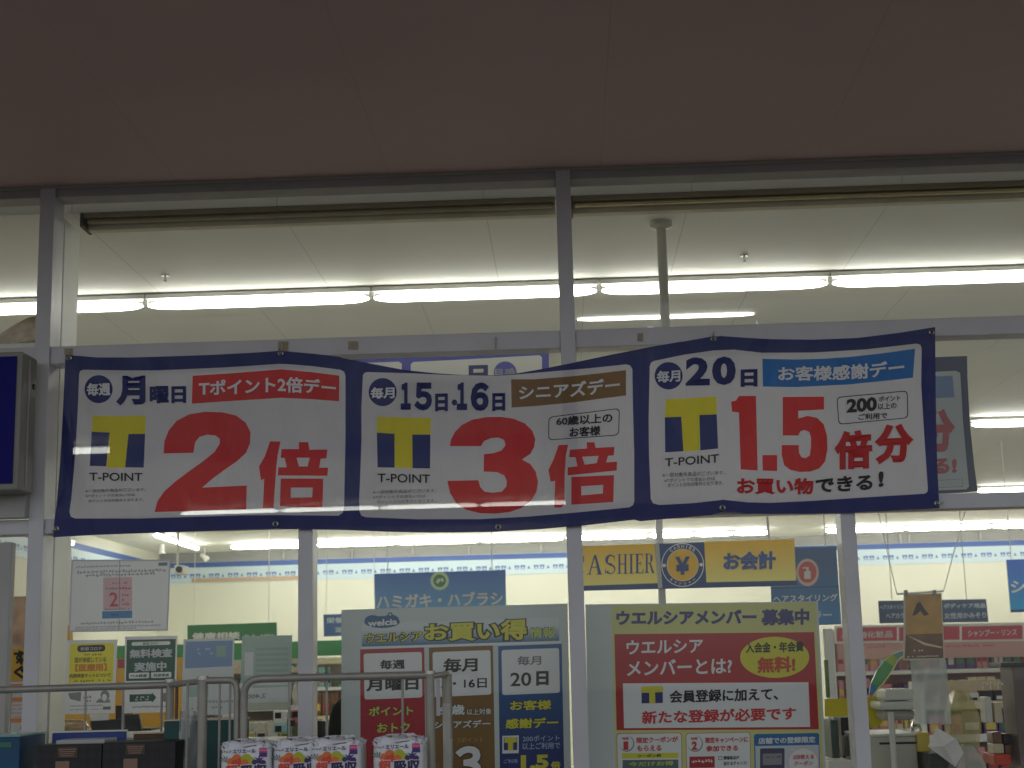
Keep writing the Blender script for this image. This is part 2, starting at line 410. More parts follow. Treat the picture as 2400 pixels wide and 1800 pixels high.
row(16.95, [(498, 670), (683, 855), (855, 1037), (1037, 1219), (1222, 1399), (1401, 1500), (1500, 1585), (1585, 1661), (1783, 1956), (1956, 2144), (2144, 2330), (2330, 2510)], 1165, 'the row along the back wall', .03, TUBE3)
p0, p1 = PZ(*D(1030, 95), ZL), PZ(*D(1330, 192), ZL)
lamp(p0, (p0.x+(p1.x-p0.x), p1.y, ZL), 'short fluorescent lamp running front to back by the spotlight', .024)
p0, p1 = PZ(*D(332, 118), 2.9), PZ(*D(495, 162), 2.9)
sl = lamp(p0, p1, 'slim low hung lamp running front to back at the lower window\'s upper left', .012)
for q in (p0, p1): MB().tube([q+Vector((0, 0, .05)), (q.x, q.y, ZC-.001)], .004, WHITE, 6).build('hanger', sl)
p0 = P(*K3(272, 682), 2.4); p1 = P(*K3(1056, 655), 2.4)
lamp((p0.x, 2.4, p0.z), (p1.x, 2.4, p0.z), 'thin dim strip lamp below the bright row in the upper right window', .010, tube=THIN)

# pole with ceiling flange
pf = PZ(*K3(643, 258), ZC); 
po = thing('ceiling_pole', 'grey ceiling pole with a round flange hanging behind the upper right window', 'pole', pf)
GP = mat('grey_pole_paint', (205, 205, 194), .5, var=.05)
dist = (pf-CAM).length
rp = .5*42*.5425*dist/FPX
MB().tube([(pf.x, pf.y, ZC-.03), (pf.x, pf.y, 2.25)], rp, GP, 18).build('pole', po, True)
MB().tube([(pf.x, pf.y, ZC), (pf.x, pf.y, ZC-.02), (pf.x, pf.y, ZC-.034)], rp*2.35, GP, 24, [rp*2.35, rp*2.35, rp*1.5]).build('flange', po, True)
MB().tube([(pf.x-rp*1.6, pf.y, 2.95), (pf.x-rp*1.6, pf.y, 2.3)], .004, WHITE, 6).build('cable', po)
MB().tube([(pf.x+rp*1.6, pf.y, 2.95), (pf.x+rp*1.6, pf.y, 2.3)], .004, WHITE, 6).build('cable', po)
# sprinkler heads
for K, x, y, lab in ((H, 612, 448, 'small chrome sprinkler head in the ceiling of the upper left window'), (K3, 1003, 400, 'small chrome sprinkler head in the ceiling right of the pole')):
    p = PZ(*K(x, y), ZC)
    sp = thing('sprinkler', lab, 'sprinkler', p, 'ceiling sprinklers')
    ch = mat('chrome', (220, 220, 220), .15, 1)
    MB().tube([p, p-Vector((0, 0, .008))], .02, ch, 16).build('rose', sp, True)
    MB().tube([p-Vector((0, 0, .008)), p-Vector((0, 0, .03)), p-Vector((0, 0, .036))], .01, ch, 10, [.006, .005, .010]).build('nozzle', sp, True)

# ------------------------------------------------------------------ printed frieze along the walls
BLUE = mat('sign_blue', (52, 88, 160), .5); LBLUE = mat('pale_blue_print', (204, 222, 230), .55); DOT = mat('frieze_blue', (92, 122, 178), .55)
def frieze(name, label, corner0, corner1, zt, n_out):
    """band from corner0 to corner1 (x,y), its blue strip on top and the dotted paper below"""
    a = Vector((*corner0, 0)); b = Vector((*corner1, 0)); d = (b-a); L = d.length; d.normalize(); n = Vector(n_out)
    t = thing(name, label, 'frieze', (*((a+b)/2)[:2], zt-.2))
    mid = (a+b)/2
    MB().obox(mid+n*.012+Vector((0, 0, zt-.04)), d*L/2, n*.012, (0, 0, .04), BLUE).build('blue_strip', t)
    MB().obox(mid+n*.008+Vector((0, 0, zt-.21)), d*L/2, n*.008, (0, 0, .128), LBLUE).build('paper_strip', t)
    mb = MB(); x = .1; k = 0
    while x < L-.1:
        c = a+d*x+n*.0175+Vector((0, 0, zt-.215))
        if k % 3 == 0:
            mb.add([c-d*.026+Vector((0, 0, -.034)), c+d*.026+Vector((0, 0, -.034)), c+Vector((0, 0, .022))], [(0, 1, 2)], DOT)
        else:
            w = .04; h = .044 if k % 3 == 1 else .048
            for ux, uz, uw, uh in ((0, .3, 1, .6), (0, -.75, .9, .22), (-.6, -.2, .3, .5), (.6, -.2, .3, .5)):
                q = c+d*ux*w+Vector((0, 0, uz*h))
                mb.add([q-d*w*uw-Vector((0, 0, h*uh*.5)), q+d*w*uw-Vector((0, 0, h*uh*.5)), q+d*w*uw+Vector((0, 0, h*uh*.5)), q-d*w*uw+Vector((0, 0, h*uh*.5))], [(0, 1, 2, 3)], DOT)
        x += .098 if k % 3 else .12; k += 1
    mb.build('figures', t)
zt = P(*E_(1000, 240), YB).z
frieze('wall_frieze', 'blue topped frieze with rows of small figures along the back wall', (XL+.03, YB), (XR-.02, YB), zt, (0, -1, 0))
frieze('wall_frieze', 'blue topped frieze running back along the left side wall', (XL, 9.0), (XL, YB-.05), zt, (1, 0, 0))
GW = mat('grey_bulkhead', (150, 150, 146), .6, var=.03)
bh = thing('bulkhead', 'grey bulkhead strip between the back frieze and the ceiling', 'bulkhead', (3, YB, zt))
MB().box(XL+.02, XR-.02, YB-.02, YB-.001, zt+.01, ZC-.002, GW).build('board', bh)
for px in (40, 500, 910, 1285, 1770): 
    x = P(*E_(px, 210), YB-.05).x; MB().tube([(x, YB-.05, zt+.005), (x, YB-.05, ZC-.002)], .02, ALU_D, 8).build('strut', bh)
for px in (600, 660, 1138):
    x = P(*G(px, 110), YB-.05).x; MB().tube([(x, YB-.05, zt+.005), (x, YB-.05, ZC-.002)], .02, ALU_D, 8).build('strut', bh)
wr = thing('wall_rail', 'thin brown rail on the cream back wall under the frieze', 'rail', P(*D(1640, 395), YB-.02))
a = P(*D(1285, 404), YB-.02); b = P(*E_(150, 381), YB-.02)
MB().box(a.x, b.x, YB-.03, YB, (a.z+b.z)/2-.03, (a.z+b.z)/2+.03, mat('brown_rail', (190, 160, 128), .6)).build('rail', wr)

# ------------------------------------------------------------------ the main banner
VN = vinyl('banner_navy', (24, 33, 106)); VW = vinyl('banner_white', (210, 207, 210), .028, .2); VR = vinyl('banner_red', (206, 30, 32)); VY = vinyl('banner_yellow', (222, 208, 30))
VB = vinyl('banner_brown', (128, 92, 46)); VBL = vinyl('banner_blue', (22, 104, 178)); VN2 = vinyl('logo_navy', (30, 44, 108))
def fold(x, y):
    return -.085+.010*math.sin(x*.0128+.6)+.007*math.sin(x*.031+y*.009)+.003*math.sin(x*.071-y*.02)+.012*math.sin((y-760)/500*math.pi)
WB = lambda x, y, off: P(x, y, fold(x, y)-off)
banner = thing('banner', 'long sagging white banner with navy border and red 2, 3 and 1.5', 'banner', P(1180, 1010, -.085))
bs = Sheet(WB, [((x, 740), (x, 1280)) for x in range(130, 2230, 18)]+[((100, y), (2240, y)) for y in range(780, 1280, 60)])
top = [A(377, 225), A(560, 240), A(760, 240), A(1000, 233), A(1200, 226), A(1450, 213), A(1600, 203), A(1640, 204), A(1800, 218), A(1960, 237), B(0, 272), B(200, 312), B(400, 350), B(600, 372), B(780, 384), B(1000, 386), B(1130, 375), B(1300, 345), B(1500, 305), B(1750, 252), B(2000, 203), B(2212, 166), C(230, 152), C(405, 121), C(470, 117), C(600, 126), C(760, 135), C(1000, 138), C(1250, 128), C(1480, 100), C(1700, 65)]
right = [C(1702, 300), C(1706, 600), C(1712, 850), C(1725, 1108)]
bot = [C(1550, 1117), C(1400, 1126), C(1200, 1135), C(1000, 1141), C(750, 1142), C(620, 1138), C(550, 1130), C(480, 1128), C(410, 1148), C(200, 1166), C(0, 1184), B(1900, 1322), B(1600, 1356), B(1300, 1382), B(1000, 1400), B(750, 1405), B(500, 1404), B(300, 1400), B(0, 1388), A(1800, 1231), A(1600, 1227), A(1300, 1236), A(1000, 1245), A(800, 1253), A(550, 1263), A(305, 1276)]
left = [A(312, 1190), A(325, 1100), A(338, 950), A(346, 850), A(360, 600), A(370, 380)]
I = lambda x, y: (x, y)
bs.poly(I, top+right+bot+left, VN, 'border')
def panel(K, pts, name): bs.poly(K, pts, VW, name)
panel(A, [(456, 335), (462, 318), (480, 311), (700, 315), (900, 315), (1250, 300), (1450, 288), (1610, 277), (1650, 278), (1800, 290), (1960, 311), (1982, 322), (1990, 345), (1990, 700), (1982, 1100), (1975, 1135), (1950, 1152), (1750, 1150), (1600, 1148), (1400, 1150), (1200, 1156), (800, 1168), (435, 1168), (408, 1158), (400, 1130), (410, 1060), (425, 900), (440, 700), (450, 500)], 'panel#1')
panel(B, [(140, 385), (150, 370), (170, 365), (450, 373), (700, 384), (1000, 389), (1150, 380), (1300, 366), (1600, 341), (1845, 315), (1872, 322), (1886, 345), (1890, 600), (1898, 900), (1898, 1200), (1890, 1228), (1865, 1242), (1700, 1258), (1500, 1277), (1200, 1302), (900, 1318), (500, 1319), (160, 1306), (130, 1295), (119, 1272), (115, 1200), (124, 1000), (131, 800), (130, 600)], 'panel#2')
panel(C, [(56, 290), (64, 270), (82, 260), (250, 225), (420, 200), (540, 195), (700, 213), (1000, 212), (1300, 194), (1590, 161), (1614, 166), (1622, 185), (1620, 400), (1638, 700), (1658, 995), (1655, 1015), (1640, 1025), (1300, 1046), (1000, 1066), (750, 1078), (620, 1075), (480, 1060), (300, 1080), (110, 1090), (75, 1080), (62, 1055), (52, 800), (50, 600)], 'panel#3')
# Monday
bs.ell(A, 568, 423, 81, 81, VN, 'day_badge#1'); bs.text('毎週', A, [(500, 388, 462), (637, 385, 460)], PW, .035, 'day_badge#1', 1)
bs.text('月', A, [(668, 346, 518), (838, 344, 516)], VN, .055, 'date#1'); bs.text('曜日', A, [(862, 405, 505), (1072, 402, 503)], VN, .045, 'date#1')
bs.poly(A, [(1110, 346), (1350, 330), (1620, 308), (1800, 325), (1955, 345), (1953, 493), (1800, 481), (1620, 473), (1350, 490), (1105, 507)], VR, 'ribbon#1')
bs.text('Tポイント2倍デー', A, [(1145, 374, 463), (1370, 362, 455), (1600, 346, 441), (1790, 360, 447), (1935, 375, 460)], PW, .03, 'ribbon#1')
def logo(K, bar_, nl, nr, tag_):
    bs.poly(K, bar_, VY, tag_); bs.poly(K, nl, VN2, tag_); bs.poly(K, nr, VN2, tag_)
logo(A, [(533, 577), (840, 577), (836, 681), (740, 681), (722, 876), (612, 876), (632, 673), (528, 668)], [(528, 668), (632, 673), (612, 867), (517, 865)], [(740, 681), (836, 681), (828, 875), (721, 873)], 'emblem#1')
bs.text('T-POINT', A, [(515, 903, 950), (820, 905, 953)], BLACK, .012, 'caption#1')
NOTE = ['※一部対象外商品がございます。', '※Tポイントでの支払い分は', 'ポイント付与対象外となります。']
for s_, c_ in zip(NOTE, [(492, 990, 840, 1020), (492, 1022, 778, 1046), (508, 1050, 828, 1076)]): bs.text(s_, A, c_, GREY, .008, 'caption#1')
bs.poly(A, [(942, 793), (948, 720), (972, 660), (1018, 605), (1090, 568), (1180, 553), (1280, 556), (1360, 575), (1415, 615), (1443, 670), (1440, 735), (1417, 790), (1362, 840), (1290, 890), (1220, 942), (1165, 990), (1422, 978), (1418, 1116), (890, 1131), (908, 1065), (948, 1010), (1010, 955), (1090, 895), (1170, 838), (1235, 785), (1266, 738), (1265, 708), (1242, 690), (1195, 685), (1150, 697), (1124, 730), (1114, 790)], VR, 'numeral#1')
def bai(K, l, r_, h1, o, h2, pt):
    for q in (l, r_, o): bs.poly(K, q, VR, pt)
    for q in (h1, h2): bs.poly(K, q, VW, pt)
bai(A, [(1556, 723), (1616, 725), (1600, 800), (1592, 870), (1576, 1106), (1514, 1108), (1522, 940), (1503, 948), (1492, 868), (1525, 810)],
    [(1722, 728), (1775, 728), (1782, 772), (1886, 770), (1880, 822), (1848, 824), (1838, 875), (1890, 875), (1886, 922), (1600, 920), (1604, 873), (1652, 873), (1640, 820), (1617, 818), (1622, 768), (1722, 768)],
    [(1708, 818), (1784, 818), (1772, 868), (1722, 868)], [(1617, 938), (1862, 938), (1858, 1106), (1612, 1098)], [(1676, 990), (1802, 990), (1798, 1046), (1674, 1048)], 'numeral#1')
# 15th and 16th
bs.ell(B, 268, 495, 91, 91, VN, 'day_badge#2'); bs.text('毎月', B, [(190, 465, 540), (345, 460, 536)], PW, .035, 'day_badge#2')
bs.text('１', B, [(385, 433, 608), (450, 433, 608)], VN, .06, 'date#2'); bs.text('５', B, [(472, 433, 614), (588, 433, 612)], VN, .055, 'date#2'); bs.text('日', B, [(608, 505, 620), (690, 503, 618)], VN, .05, 'date#2')
bs.ell(B, 733, 562, 18, 20, VN, 'date#2', 14)
bs.text('１', B, [(748, 433, 610), (815, 432, 610)], VN, .06, 'date#2'); bs.text('６', B, [(838, 432, 617), (957, 432, 616)], VN, .055, 'date#2'); bs.text('日', B, [(978, 502, 618), (1062, 500, 615)], VN, .05, 'date#2')
bs.poly(B, [(1100, 412), (1250, 412), (1500, 392), (1700, 370), (1845, 352), (1845, 517), (1700, 535), (1500, 562), (1250, 586), (1103, 595)], VB, 'ribbon#2')
bs.text('シニアズデー', B, [(1150, 452, 545), (1480, 430, 530), (1805, 395, 492)], PW, .028, 'ribbon#2')
logo(B, [(230, 655), (582, 662), (578, 770), (460, 770), (462, 988), (345, 985), (345, 765), (230, 758)], [(230, 758), (345, 765), (345, 985), (235, 982)], [(460, 770), (577, 770), (575, 990), (462, 988)], 'emblem#2')
bs.text('T-POINT', B, [(235, 1022, 1078), (575, 1028, 1085)], BLACK, .012, 'caption#2')
for s_, c_ in zip(NOTE, [(205, 1120, 615, 1155), (205, 1156, 545, 1188), (228, 1186, 612, 1218)]): bs.text(s_, B, c_, GREY, .008, 'caption#2')
bs.poly(B, [(703, 845), (712, 800), (735, 755), (780, 708), (850, 673), (940, 657), (1030, 655), (1120, 668), (1190, 698), (1238, 745), (1257, 800), (1250, 850), (1225, 895), (1170, 932), (1225, 962), (1260, 1010), (1275, 1075), (1265, 1140), (1230, 1200), (1170, 1245), (1090, 1272), (1000, 1282), (900, 1280), (810, 1258), (745, 1215), (705, 1150), (687, 1070), (888, 1066), (900, 1110), (930, 1140), (980, 1147), (1040, 1140), (1070, 1105), (1072, 1070), (1055, 1035), (1010, 1014), (922, 1010), (924, 898), (990, 890), (1040, 872), (1064, 838), (1055, 805), (1020, 790), (970, 793), (925, 812), (905, 845)], VR, 'numeral#2')
bs.rquad(B, [(1342, 655), (1805, 598), (1800, 775), (1340, 808)], 32, BLACK, 'note_box#2'); bs.rquad(B, [(1348, 660), (1799, 604), (1794, 770), (1346, 802)], 29, VW, 'note_box#2')
bs.text('60歳以上の', B, [(1393, 655, 714), (1757, 628, 694)], BLACK, .03, 'note_box#2'); bs.text('お客様', B, [(1478, 724, 788), (1680, 710, 774)], BLACK, .03, 'note_box#2')
bai(B, [(1408, 838), (1470, 835), (1456, 900), (1449, 1000), (1445, 1222), (1425, 1243), (1380, 1243), (1385, 1070), (1356, 1075), (1342, 1000), (1378, 925)],
    [(1590, 820), (1640, 820), (1648, 856), (1770, 850), (1765, 905), (1728, 908), (1716, 950), (1787, 945), (1785, 1003), (1466, 1035), (1467, 983), (1530, 976), (1518, 917), (1475, 917), (1482, 868), (1592, 860)],
    [(1560, 914), (1668, 908), (1655, 955), (1578, 965)], [(1490, 1045), (1767, 1033), (1763, 1208), (1490, 1225)], [(1555, 1105), (1697, 1096), (1694, 1152), (1555, 1164)], 'numeral#2')
# 20th
bs.ell(C, 165, 346, 81, 79, VN, 'day_badge#3'); bs.text('毎月', C, [(97, 318, 388), (232, 310, 380)], PW, .035, 'day_badge#3')
bs.text('2', C, [(263, 240, 403), (402, 238, 400)], VN, .045, 'date#3'); bs.text('0', C, [(415, 236, 400), (552, 232, 398)], VN, .05, 'date#3'); bs.text('日', C, [(580, 310, 410), (677, 306, 408)], VN, .05, 'date#3')
bs.poly(C, [(705, 248), (900, 252), (1050, 248), (1200, 238), (1400, 216), (1585, 190), (1572, 357), (1400, 376), (1200, 396), (900, 411), (708, 408)], VBL, 'ribbon#3')
bs.text('お客様感謝デー', C, [(795, 292, 376), (1130, 285, 372), (1310, 272, 362), (1522, 250, 336)], PW, .03, 'ribbon#3')
logo(C, [(150, 482), (442, 465), (442, 568), (342, 572), (345, 775), (250, 781), (238, 582), (143, 585)], [(143, 585), (238, 582), (250, 781), (145, 787)], [(342, 572), (442, 568), (450, 765), (347, 775)], 'emblem#3')
bs.text('T-POINT', C, [(143, 822, 870), (455, 796, 845)], BLACK, .012, 'caption#3')
for s_, c_ in zip(NOTE, [[(130, 905, 932), (490, 890, 915)], [(140, 938, 962), (432, 925, 948)], [(158, 965, 990), (482, 948, 972)]]): bs.text(s_, C, c_, GREY, .008, 'caption#3')
bs.poly(C, [(570, 462), (668, 462), (678, 892), (580, 885), (570, 558), (530, 552), (525, 495), (553, 488)], VR, 'numeral#3')
bs.poly(C, [(705, 803), (790, 803), (790, 895), (707, 892)], VR, 'numeral#3')
bs.poly(C, [(822, 468), (1060, 466), (1060, 540), (912, 548), (912, 592), (965, 577), (1020, 588), (1058, 625), (1077, 690), (1080, 770), (1066, 840), (1032, 880), (980, 898), (920, 900), (866, 888), (830, 860), (816, 800), (817, 745), (915, 745), (916, 790), (930, 815), (955, 820), (978, 805), (985, 750), (985, 700), (975, 670), (950, 658), (925, 665), (912, 690), (822, 690)], VR, 'numeral#3')
bs.text('倍', C, [(1120, 665, 888), (1338, 655, 880)], VR, .05, 'numeral#3'); bs.text('分', C, [(1352, 628, 858), (1576, 618, 848)], VR, .055, 'numeral#3')
bs.rquad(C, [(1132, 468), (1542, 430), (1546, 590), (1143, 628)], 28, BLACK, 'note_box#3'); bs.rquad(C, [(1137, 473), (1537, 436), (1540, 586), (1148, 622)], 25, VW, 'note_box#3')
bs.text('200', C, [(1190, 480, 560), (1365, 466, 548)], BLACK, .045, 'note_box#3'); bs.text('ポイント', C, [(1375, 464, 496), (1500, 456, 488)], BLACK, .02, 'note_box#3')
bs.text('以上の', C, [(1370, 505, 542), (1478, 498, 535)], BLACK, .02, 'note_box#3'); bs.text('ご利用で', C, [(1258, 565, 602), (1425, 556, 592)], BLACK, .025, 'note_box#3')
bs.text('お買い物', C, [(558, 932, 1028), (1000, 935, 1030)], VR, .04, 'slogan#3'); bs.text('できる', C, [(1010, 935, 1022), (1340, 912, 1002)], BLACK, .04, 'slogan#3'); bs.text('!', C, [(1374, 898, 988), (1404, 894, 984)], BLACK, .04, 'slogan#3')
sub = {}
for q in ('day_badge', 'date', 'ribbon', 'emblem', 'caption', 'numeral', 'note_box', 'slogan'):
    for i in '123': sub['%s#%s' % (q, i)] = 'panel#%s' % i
bs.build(banner, off=.0035, back=False, subof=sub)
ey = mat('eyelet_metal', (150, 150, 150), .3, .9)
for K, x, y in ((A, 398, 243), (A, 1617, 216), (C, 423, 133), (C, 1680, 95), (A, 324, 1228), (A, 1587, 1200), (B, 1017, 1370), (C, 475, 1107), (C, 1712, 1082)):
    p = WB(*K(x, y), .003); mb = MB()
    for i in range(16):
        a, b_ = 2*math.pi*i/16, 2*math.pi*(i+1)/16
        mb.add([p+Vector((.012*math.cos(t), -.002, .012*math.sin(t))) for t in (a, b_)]+[p+Vector((.006*math.cos(t), -.004, .006*math.sin(t))) for t in (b_, a)], [(0, 1, 2, 3)], ey)
    mb.add([p+Vector((.006*math.cos(2*math.pi*i/12), -.001, .006*math.sin(2*math.pi*i/12))) for i in range(12)], [tuple(range(12))], BLACK)
    mb.build('eyelet', banner)
cordm = mat('tie_cord', (190, 186, 170), .7)
for (K, x, y), (K2, x2, y2) in (((A, 398, 240), (A, 392, 205)), ((A, 1617, 214), (A, 1625, 165)), ((C, 425, 130), (C, 425, 95)), ((A, 322, 1230), (A, 300, 1240)), ((C, 1714, 1080), (C, 1745, 1075)), ((B, 1000, 215), (B, 1000, 140))):
    MB().tube([WB(*K(x, y), .006), (WB(*K(x, y), .008)+P(*K2(x2, y2), -.055))/2, P(*K2(x2, y2), -.052)], .0035, cordm, 6).build('tie', banner)
tp = mat('old_tape', (168, 158, 132), .7, var=.2, scale=30)
for K, x, y, w, h in ((A, 1632, 178, 60, 60), (A, 2035, 172, 60, 50), (B, 1938, 140, 40, 55), (A, 395, 208, 50, 40)):
    MB().prism([P(*K(x+a*w/2, y+b_*h/2), -.0475) for a, b_ in ((-1, -1), (1, -1), (.9, 1), (-1, .85))], .0012, tp).build('tape', banner)

# two more banners inside the glass
ib = thing('banner', 'reverse of a blue bordered banner hung inside, showing above the sag of the main banner', 'banner', P(*B(700, 350), .35))
s_ = Sheet(plane(.35)); IBL = mat('banner_blue_reverse', (84, 86, 178), .5, trans=.4); IW = mat('banner_white_reverse', (225, 225, 220), .5, trans=.4)
s_.poly(B, [(-1500, 320), (-1000, 300), (0, 272), (500, 252), (1000, 232), (1320, 222), (1345, 240), (1345, 900), (-1500, 960)], IBL, 'border')
s_.poly(B, [(-1400, 400), (0, 312), (370, 297), (392, 310), (392, 800), (-1400, 850)], IW, 'panel#1')
s_.poly(B, [(450, 315), (465, 300), (800, 283), (1285, 256), (1300, 270), (1302, 760), (450, 790)], IW, 'panel#2')
s_.text('日', B, [(950, 318, 450), (825, 322, 452)], IBL, .05, 'panel#2')
s_.ell(B, 1062, 370, 74, 74, IBL, 'panel#2'); s_.text('毎月', B, [(1128, 338, 400), (995, 342, 404)], PW, .035, 'panel#2')
s_.build(ib, back=False)
ib2 = thing('banner', 'navy bordered banner inside the store, its red characters showing right of the main banner', 'banner', P(*C(1820, 600), 1.2))
s_ = Sheet(plane(1.2)); ND = mat('inner_banner_navy', (38, 46, 84), .5); NW = mat('inner_banner_white', (186, 194, 198), .5); NR = mat('inner_banner_red', (186, 44, 44), .5)
s_.poly(C, [(1180, 262), (1790, 235), (1884, 232), (1886, 350), (1900, 620), (1925, 860), (1945, 1010), (1850, 1020), (1180, 1050)], ND, 'border')
s_.poly(C, [(1240, 345), (1820, 317), (1845, 330), (1860, 600), (1895, 985), (1880, 1000), (1240, 1025)], NW, 'panel')
s_.poly(C, [(1450, 360), (1800, 345), (1812, 470), (1450, 485)], mat('inner_banner_sky', (104, 136, 184), .5), 'ribbon')
s_.text('倍分', C, [(1430, 545, 800), (1815, 530, 790)], NR, .06, 'panel'); s_.text('物できる!', C, [(1300, 830, 930), (1825, 808, 912)], NR, .05, 'panel')
s_.poly(C, [(1700, 948), (1858, 938), (1862, 985), (1704, 993)], GREY, 'panel'); s_.poly(C, [(1704, 951), (1855, 941), (1859, 982), (1708, 990)], NW, 'panel')
s_.build(ib2, back=False)

# ------------------------------------------------------------------ box sign over the entrance
sb = thing('box_sign', 'dark blue screen in a grey metal box over the entrance at the far left', 'sign box', P(0, 1000, -.2))
fr, bk = -.27, -.103
x1 = P(47, 1000, fr).x; zt_, zb_ = P(30, 824, fr).z, P(20, 1148, fr).z
MB().box(x1-1.4, x1, fr+.002, bk, zb_, zt_, mat('box_sign_casing', (140, 138, 130), .5, var=.08, scale=6)).build('casing', sb, bevel=.006)
MB().box(x1-1.37, x1-.022, fr-.004, fr+.0, zb_+.025, zt_-.02, mat('dark_screen', (12, 6, 110), .5, spec=.15)).build('screen', sb)
MB().box(x1, x1+.004, -.195, -.188, zb_+.02, zt_-.02, ALU_D).build('seam', sb)
MB().tube([(x1+.001, -.14, zt_-.12), (x1+.006, -.14, zt_-.12)], .012, BLACK, 10).build('keyhole', sb)
# pleated beige cover above it, standing in for a reflection in the glass
pc = P(*V(52, 752), .45); cv = thing('reflection_stand_in', 'pleated beige cover standing in for a reflection above the blue screen', 'heap', pc)
mb = MB(); nu, nv = 40, 8; vs = []
for j in range(nv+1):
    th = j/nv*math.pi/2
    for i in range(nu):
        ph = 2*math.pi*i/nu; rr = math.cos(th)*(1+.05*math.sin(ph*13))
        vs.append(pc+Vector((.19*rr*math.cos(ph)+.05*math.sin(th), .12*rr*math.sin(ph),   .15*math.sin(th)*(1+.03*math.sin(ph*9))+.05*rr*math.cos(ph)-.01)))
mb.add(vs, [(j*nu+i, j*nu+(i+1) % nu, (j+1)*nu+(i+1) % nu, (j+1)*nu+i) for j in range(nv) for i in range(nu)]+[tuple(range(nu))[::-1]], mat('reflection_beige', (214, 196, 170), .8, var=.25, scale=25, trans=.3))
mb.build('heap', cv, True)
MB().box(-3.18, -2.17, .3, .62, pc.z-.035, pc.z-.012, WHITE).build('ledge', cv)

# ------------------------------------------------------------------ notices stuck inside the lower left window
DIM = mat('faded_ink', (158, 154, 160), .5); PAP = mat('poster_paper', (228, 226, 228), .55, trans=.25); PINK = mat('pale_pink_print', (226, 180, 184), .55); SKYP = mat('sky_print', (38, 128, 184), .5)
YP = mat('poster_yellow', (232, 216, 40), .5, trans=.2); ORG = mat('orange_ink', (218, 120, 30), .5); GRN = mat('poster_green', (12, 84, 62), .5); OLV = mat('olive_ink', (120, 104, 30), .5)
t = sheet_at('notice', 'landscape white notice sheet with a pink panel and red numeral 2', 'notice', D, 800, 745, .05)
s = Sheet(plane(.05)).poly(D, [(478, 262), (1144, 262), (1126, 738), (460, 748)], mat('notice_frame', (196, 184, 194), .5))
s.poly(D, [(488, 272), (1134, 272), (1117, 728), (470, 738)], PAP)
s.greek(D, 512, 292, 880, 312, DIM, 3, dens=1); s.greek(D, 515, 318, 1105, 346, DIM, 4, dens=1); s.greek(D, 570, 342, 1050, 370, DIM, 5, dens=1)
s.rect(D, 1062, 280, 1122, 304, mat('leaf_print', (96, 130, 120), .5))
s.rect(D, 692, 378, 886, 604, PINK); s.greek(D, 735, 408, 860, 426, RED, 6); s.greek(D, 708, 442, 790, 470, mat('green_print', (86, 130, 100), .5), 7); s.greek(D, 795, 440, 868, 468, RED, 8, dens=1)
s.text('2', D, [(733, 482, 576), (790, 480, 575)], RED, .01)
s.greek(D, 815, 490, 860, 512, RED, 9); s.greek(D, 815, 520, 860, 542, RED, 10); s.greek(D, 818, 550, 860, 572, RED, 11); s.greek(D, 700, 584, 880, 598, GREY, 12)
s.rect(D, 685, 603, 886, 658, SKYP); s.greek(D, 745, 622, 800, 640, NAVY, 13, dens=1)
s.greek(D, 540, 666, 1035, 690, DIM, 14, dens=1); s.greek(D, 505, 692, 1070, 710, DIM, 15, dens=1); s.greek(D, 505, 712, 915, 728, DIM, 16, dens=1)
s.line(D, [(803, 268), (797, 735)], 4, GREY); s.build(t, back=False)
t = sheet_at('poster', 'yellow medical test kit poster on the left window', 'poster', D, 615, 945, .05)
s = Sheet(plane(.05)).poly(D, [(450, 802), (788, 798), (775, 1092), (440, 1096)], PAP); s.poly(D, [(468, 826), (766, 820), (756, 1084), (458, 1090)], YP)
s.rrect(D, 518, 832, 706, 882, 22, BLACK); s.text('新型コロナ', D, (540, 845, 684, 872), PAP, .02)
s.greek(D, 550, 886, 680, 906, OLV, 1); s.text('国が承認している', D, (500, 912, 712, 954), OLV, .02); s.text('【医療用】', D, (504, 956, 716, 1014), ORG, .035)
s.text('抗原検査キットについて', D, (464, 1020, 742, 1056), OLV, .03); s.greek(D, 475, 1060, 740, 1080, OLV, 2); s.build(t, back=False)
t = sheet_at('leaflet', 'white leaflet with grey drawings under the yellow poster', 'leaflet', D, 595, 1205, .05)
s = Sheet(plane(.05)).poly(D, [(424, 1112), (776, 1106), (768, 1292), (416, 1300)], PAP)
DRW = mat('grey_drawing', (140, 138, 140), .5)
s.poly(D, [(456, 1158), (545, 1148), (540, 1214), (470, 1196)], DRW); s.greek(D, 556, 1172, 622, 1196, RED, 5); s.greek(D, 558, 1196, 624, 1218, GREY, 6)
s.ell(D, 704, 1172, 30, 34, DRW); s.ell(D, 700, 1184, 16, 22, PAP); s.poly(D, [(644, 1214), (668, 1190), (700, 1212), (735, 1196), (738, 1220), (644, 1222)], DRW)
s.greek(D, 465, 1232, 690, 1244, GREY, 7, dens=1); s.greek(D, 465, 1258, 680, 1268, GREY, 8); s.rect(D, 690, 1246, 742, 1268, GREY); s.build(t, back=False)
t = sheet_at('poster', 'dark green free testing poster on the left window', 'poster', D, 1010, 930, .05)
s = Sheet(plane(.05)).poly(D, [(838, 778), (1190, 772), (1182, 1090), (834, 1096)], PAP); s.poly(D, [(850, 800), (1178, 794), (1170, 1070), (844, 1076)], GRN)
s.rrect(D, 882, 808, 1142, 840, 12, PAP); s.text('新型コロナ', D, (958, 814, 1062, 834), GRN, .02)
s.text('無料検査', D, (868, 856, 1158, 924), PAP, .04); s.text('実施中', D, (898, 944, 1116, 1014), PAP, .04)
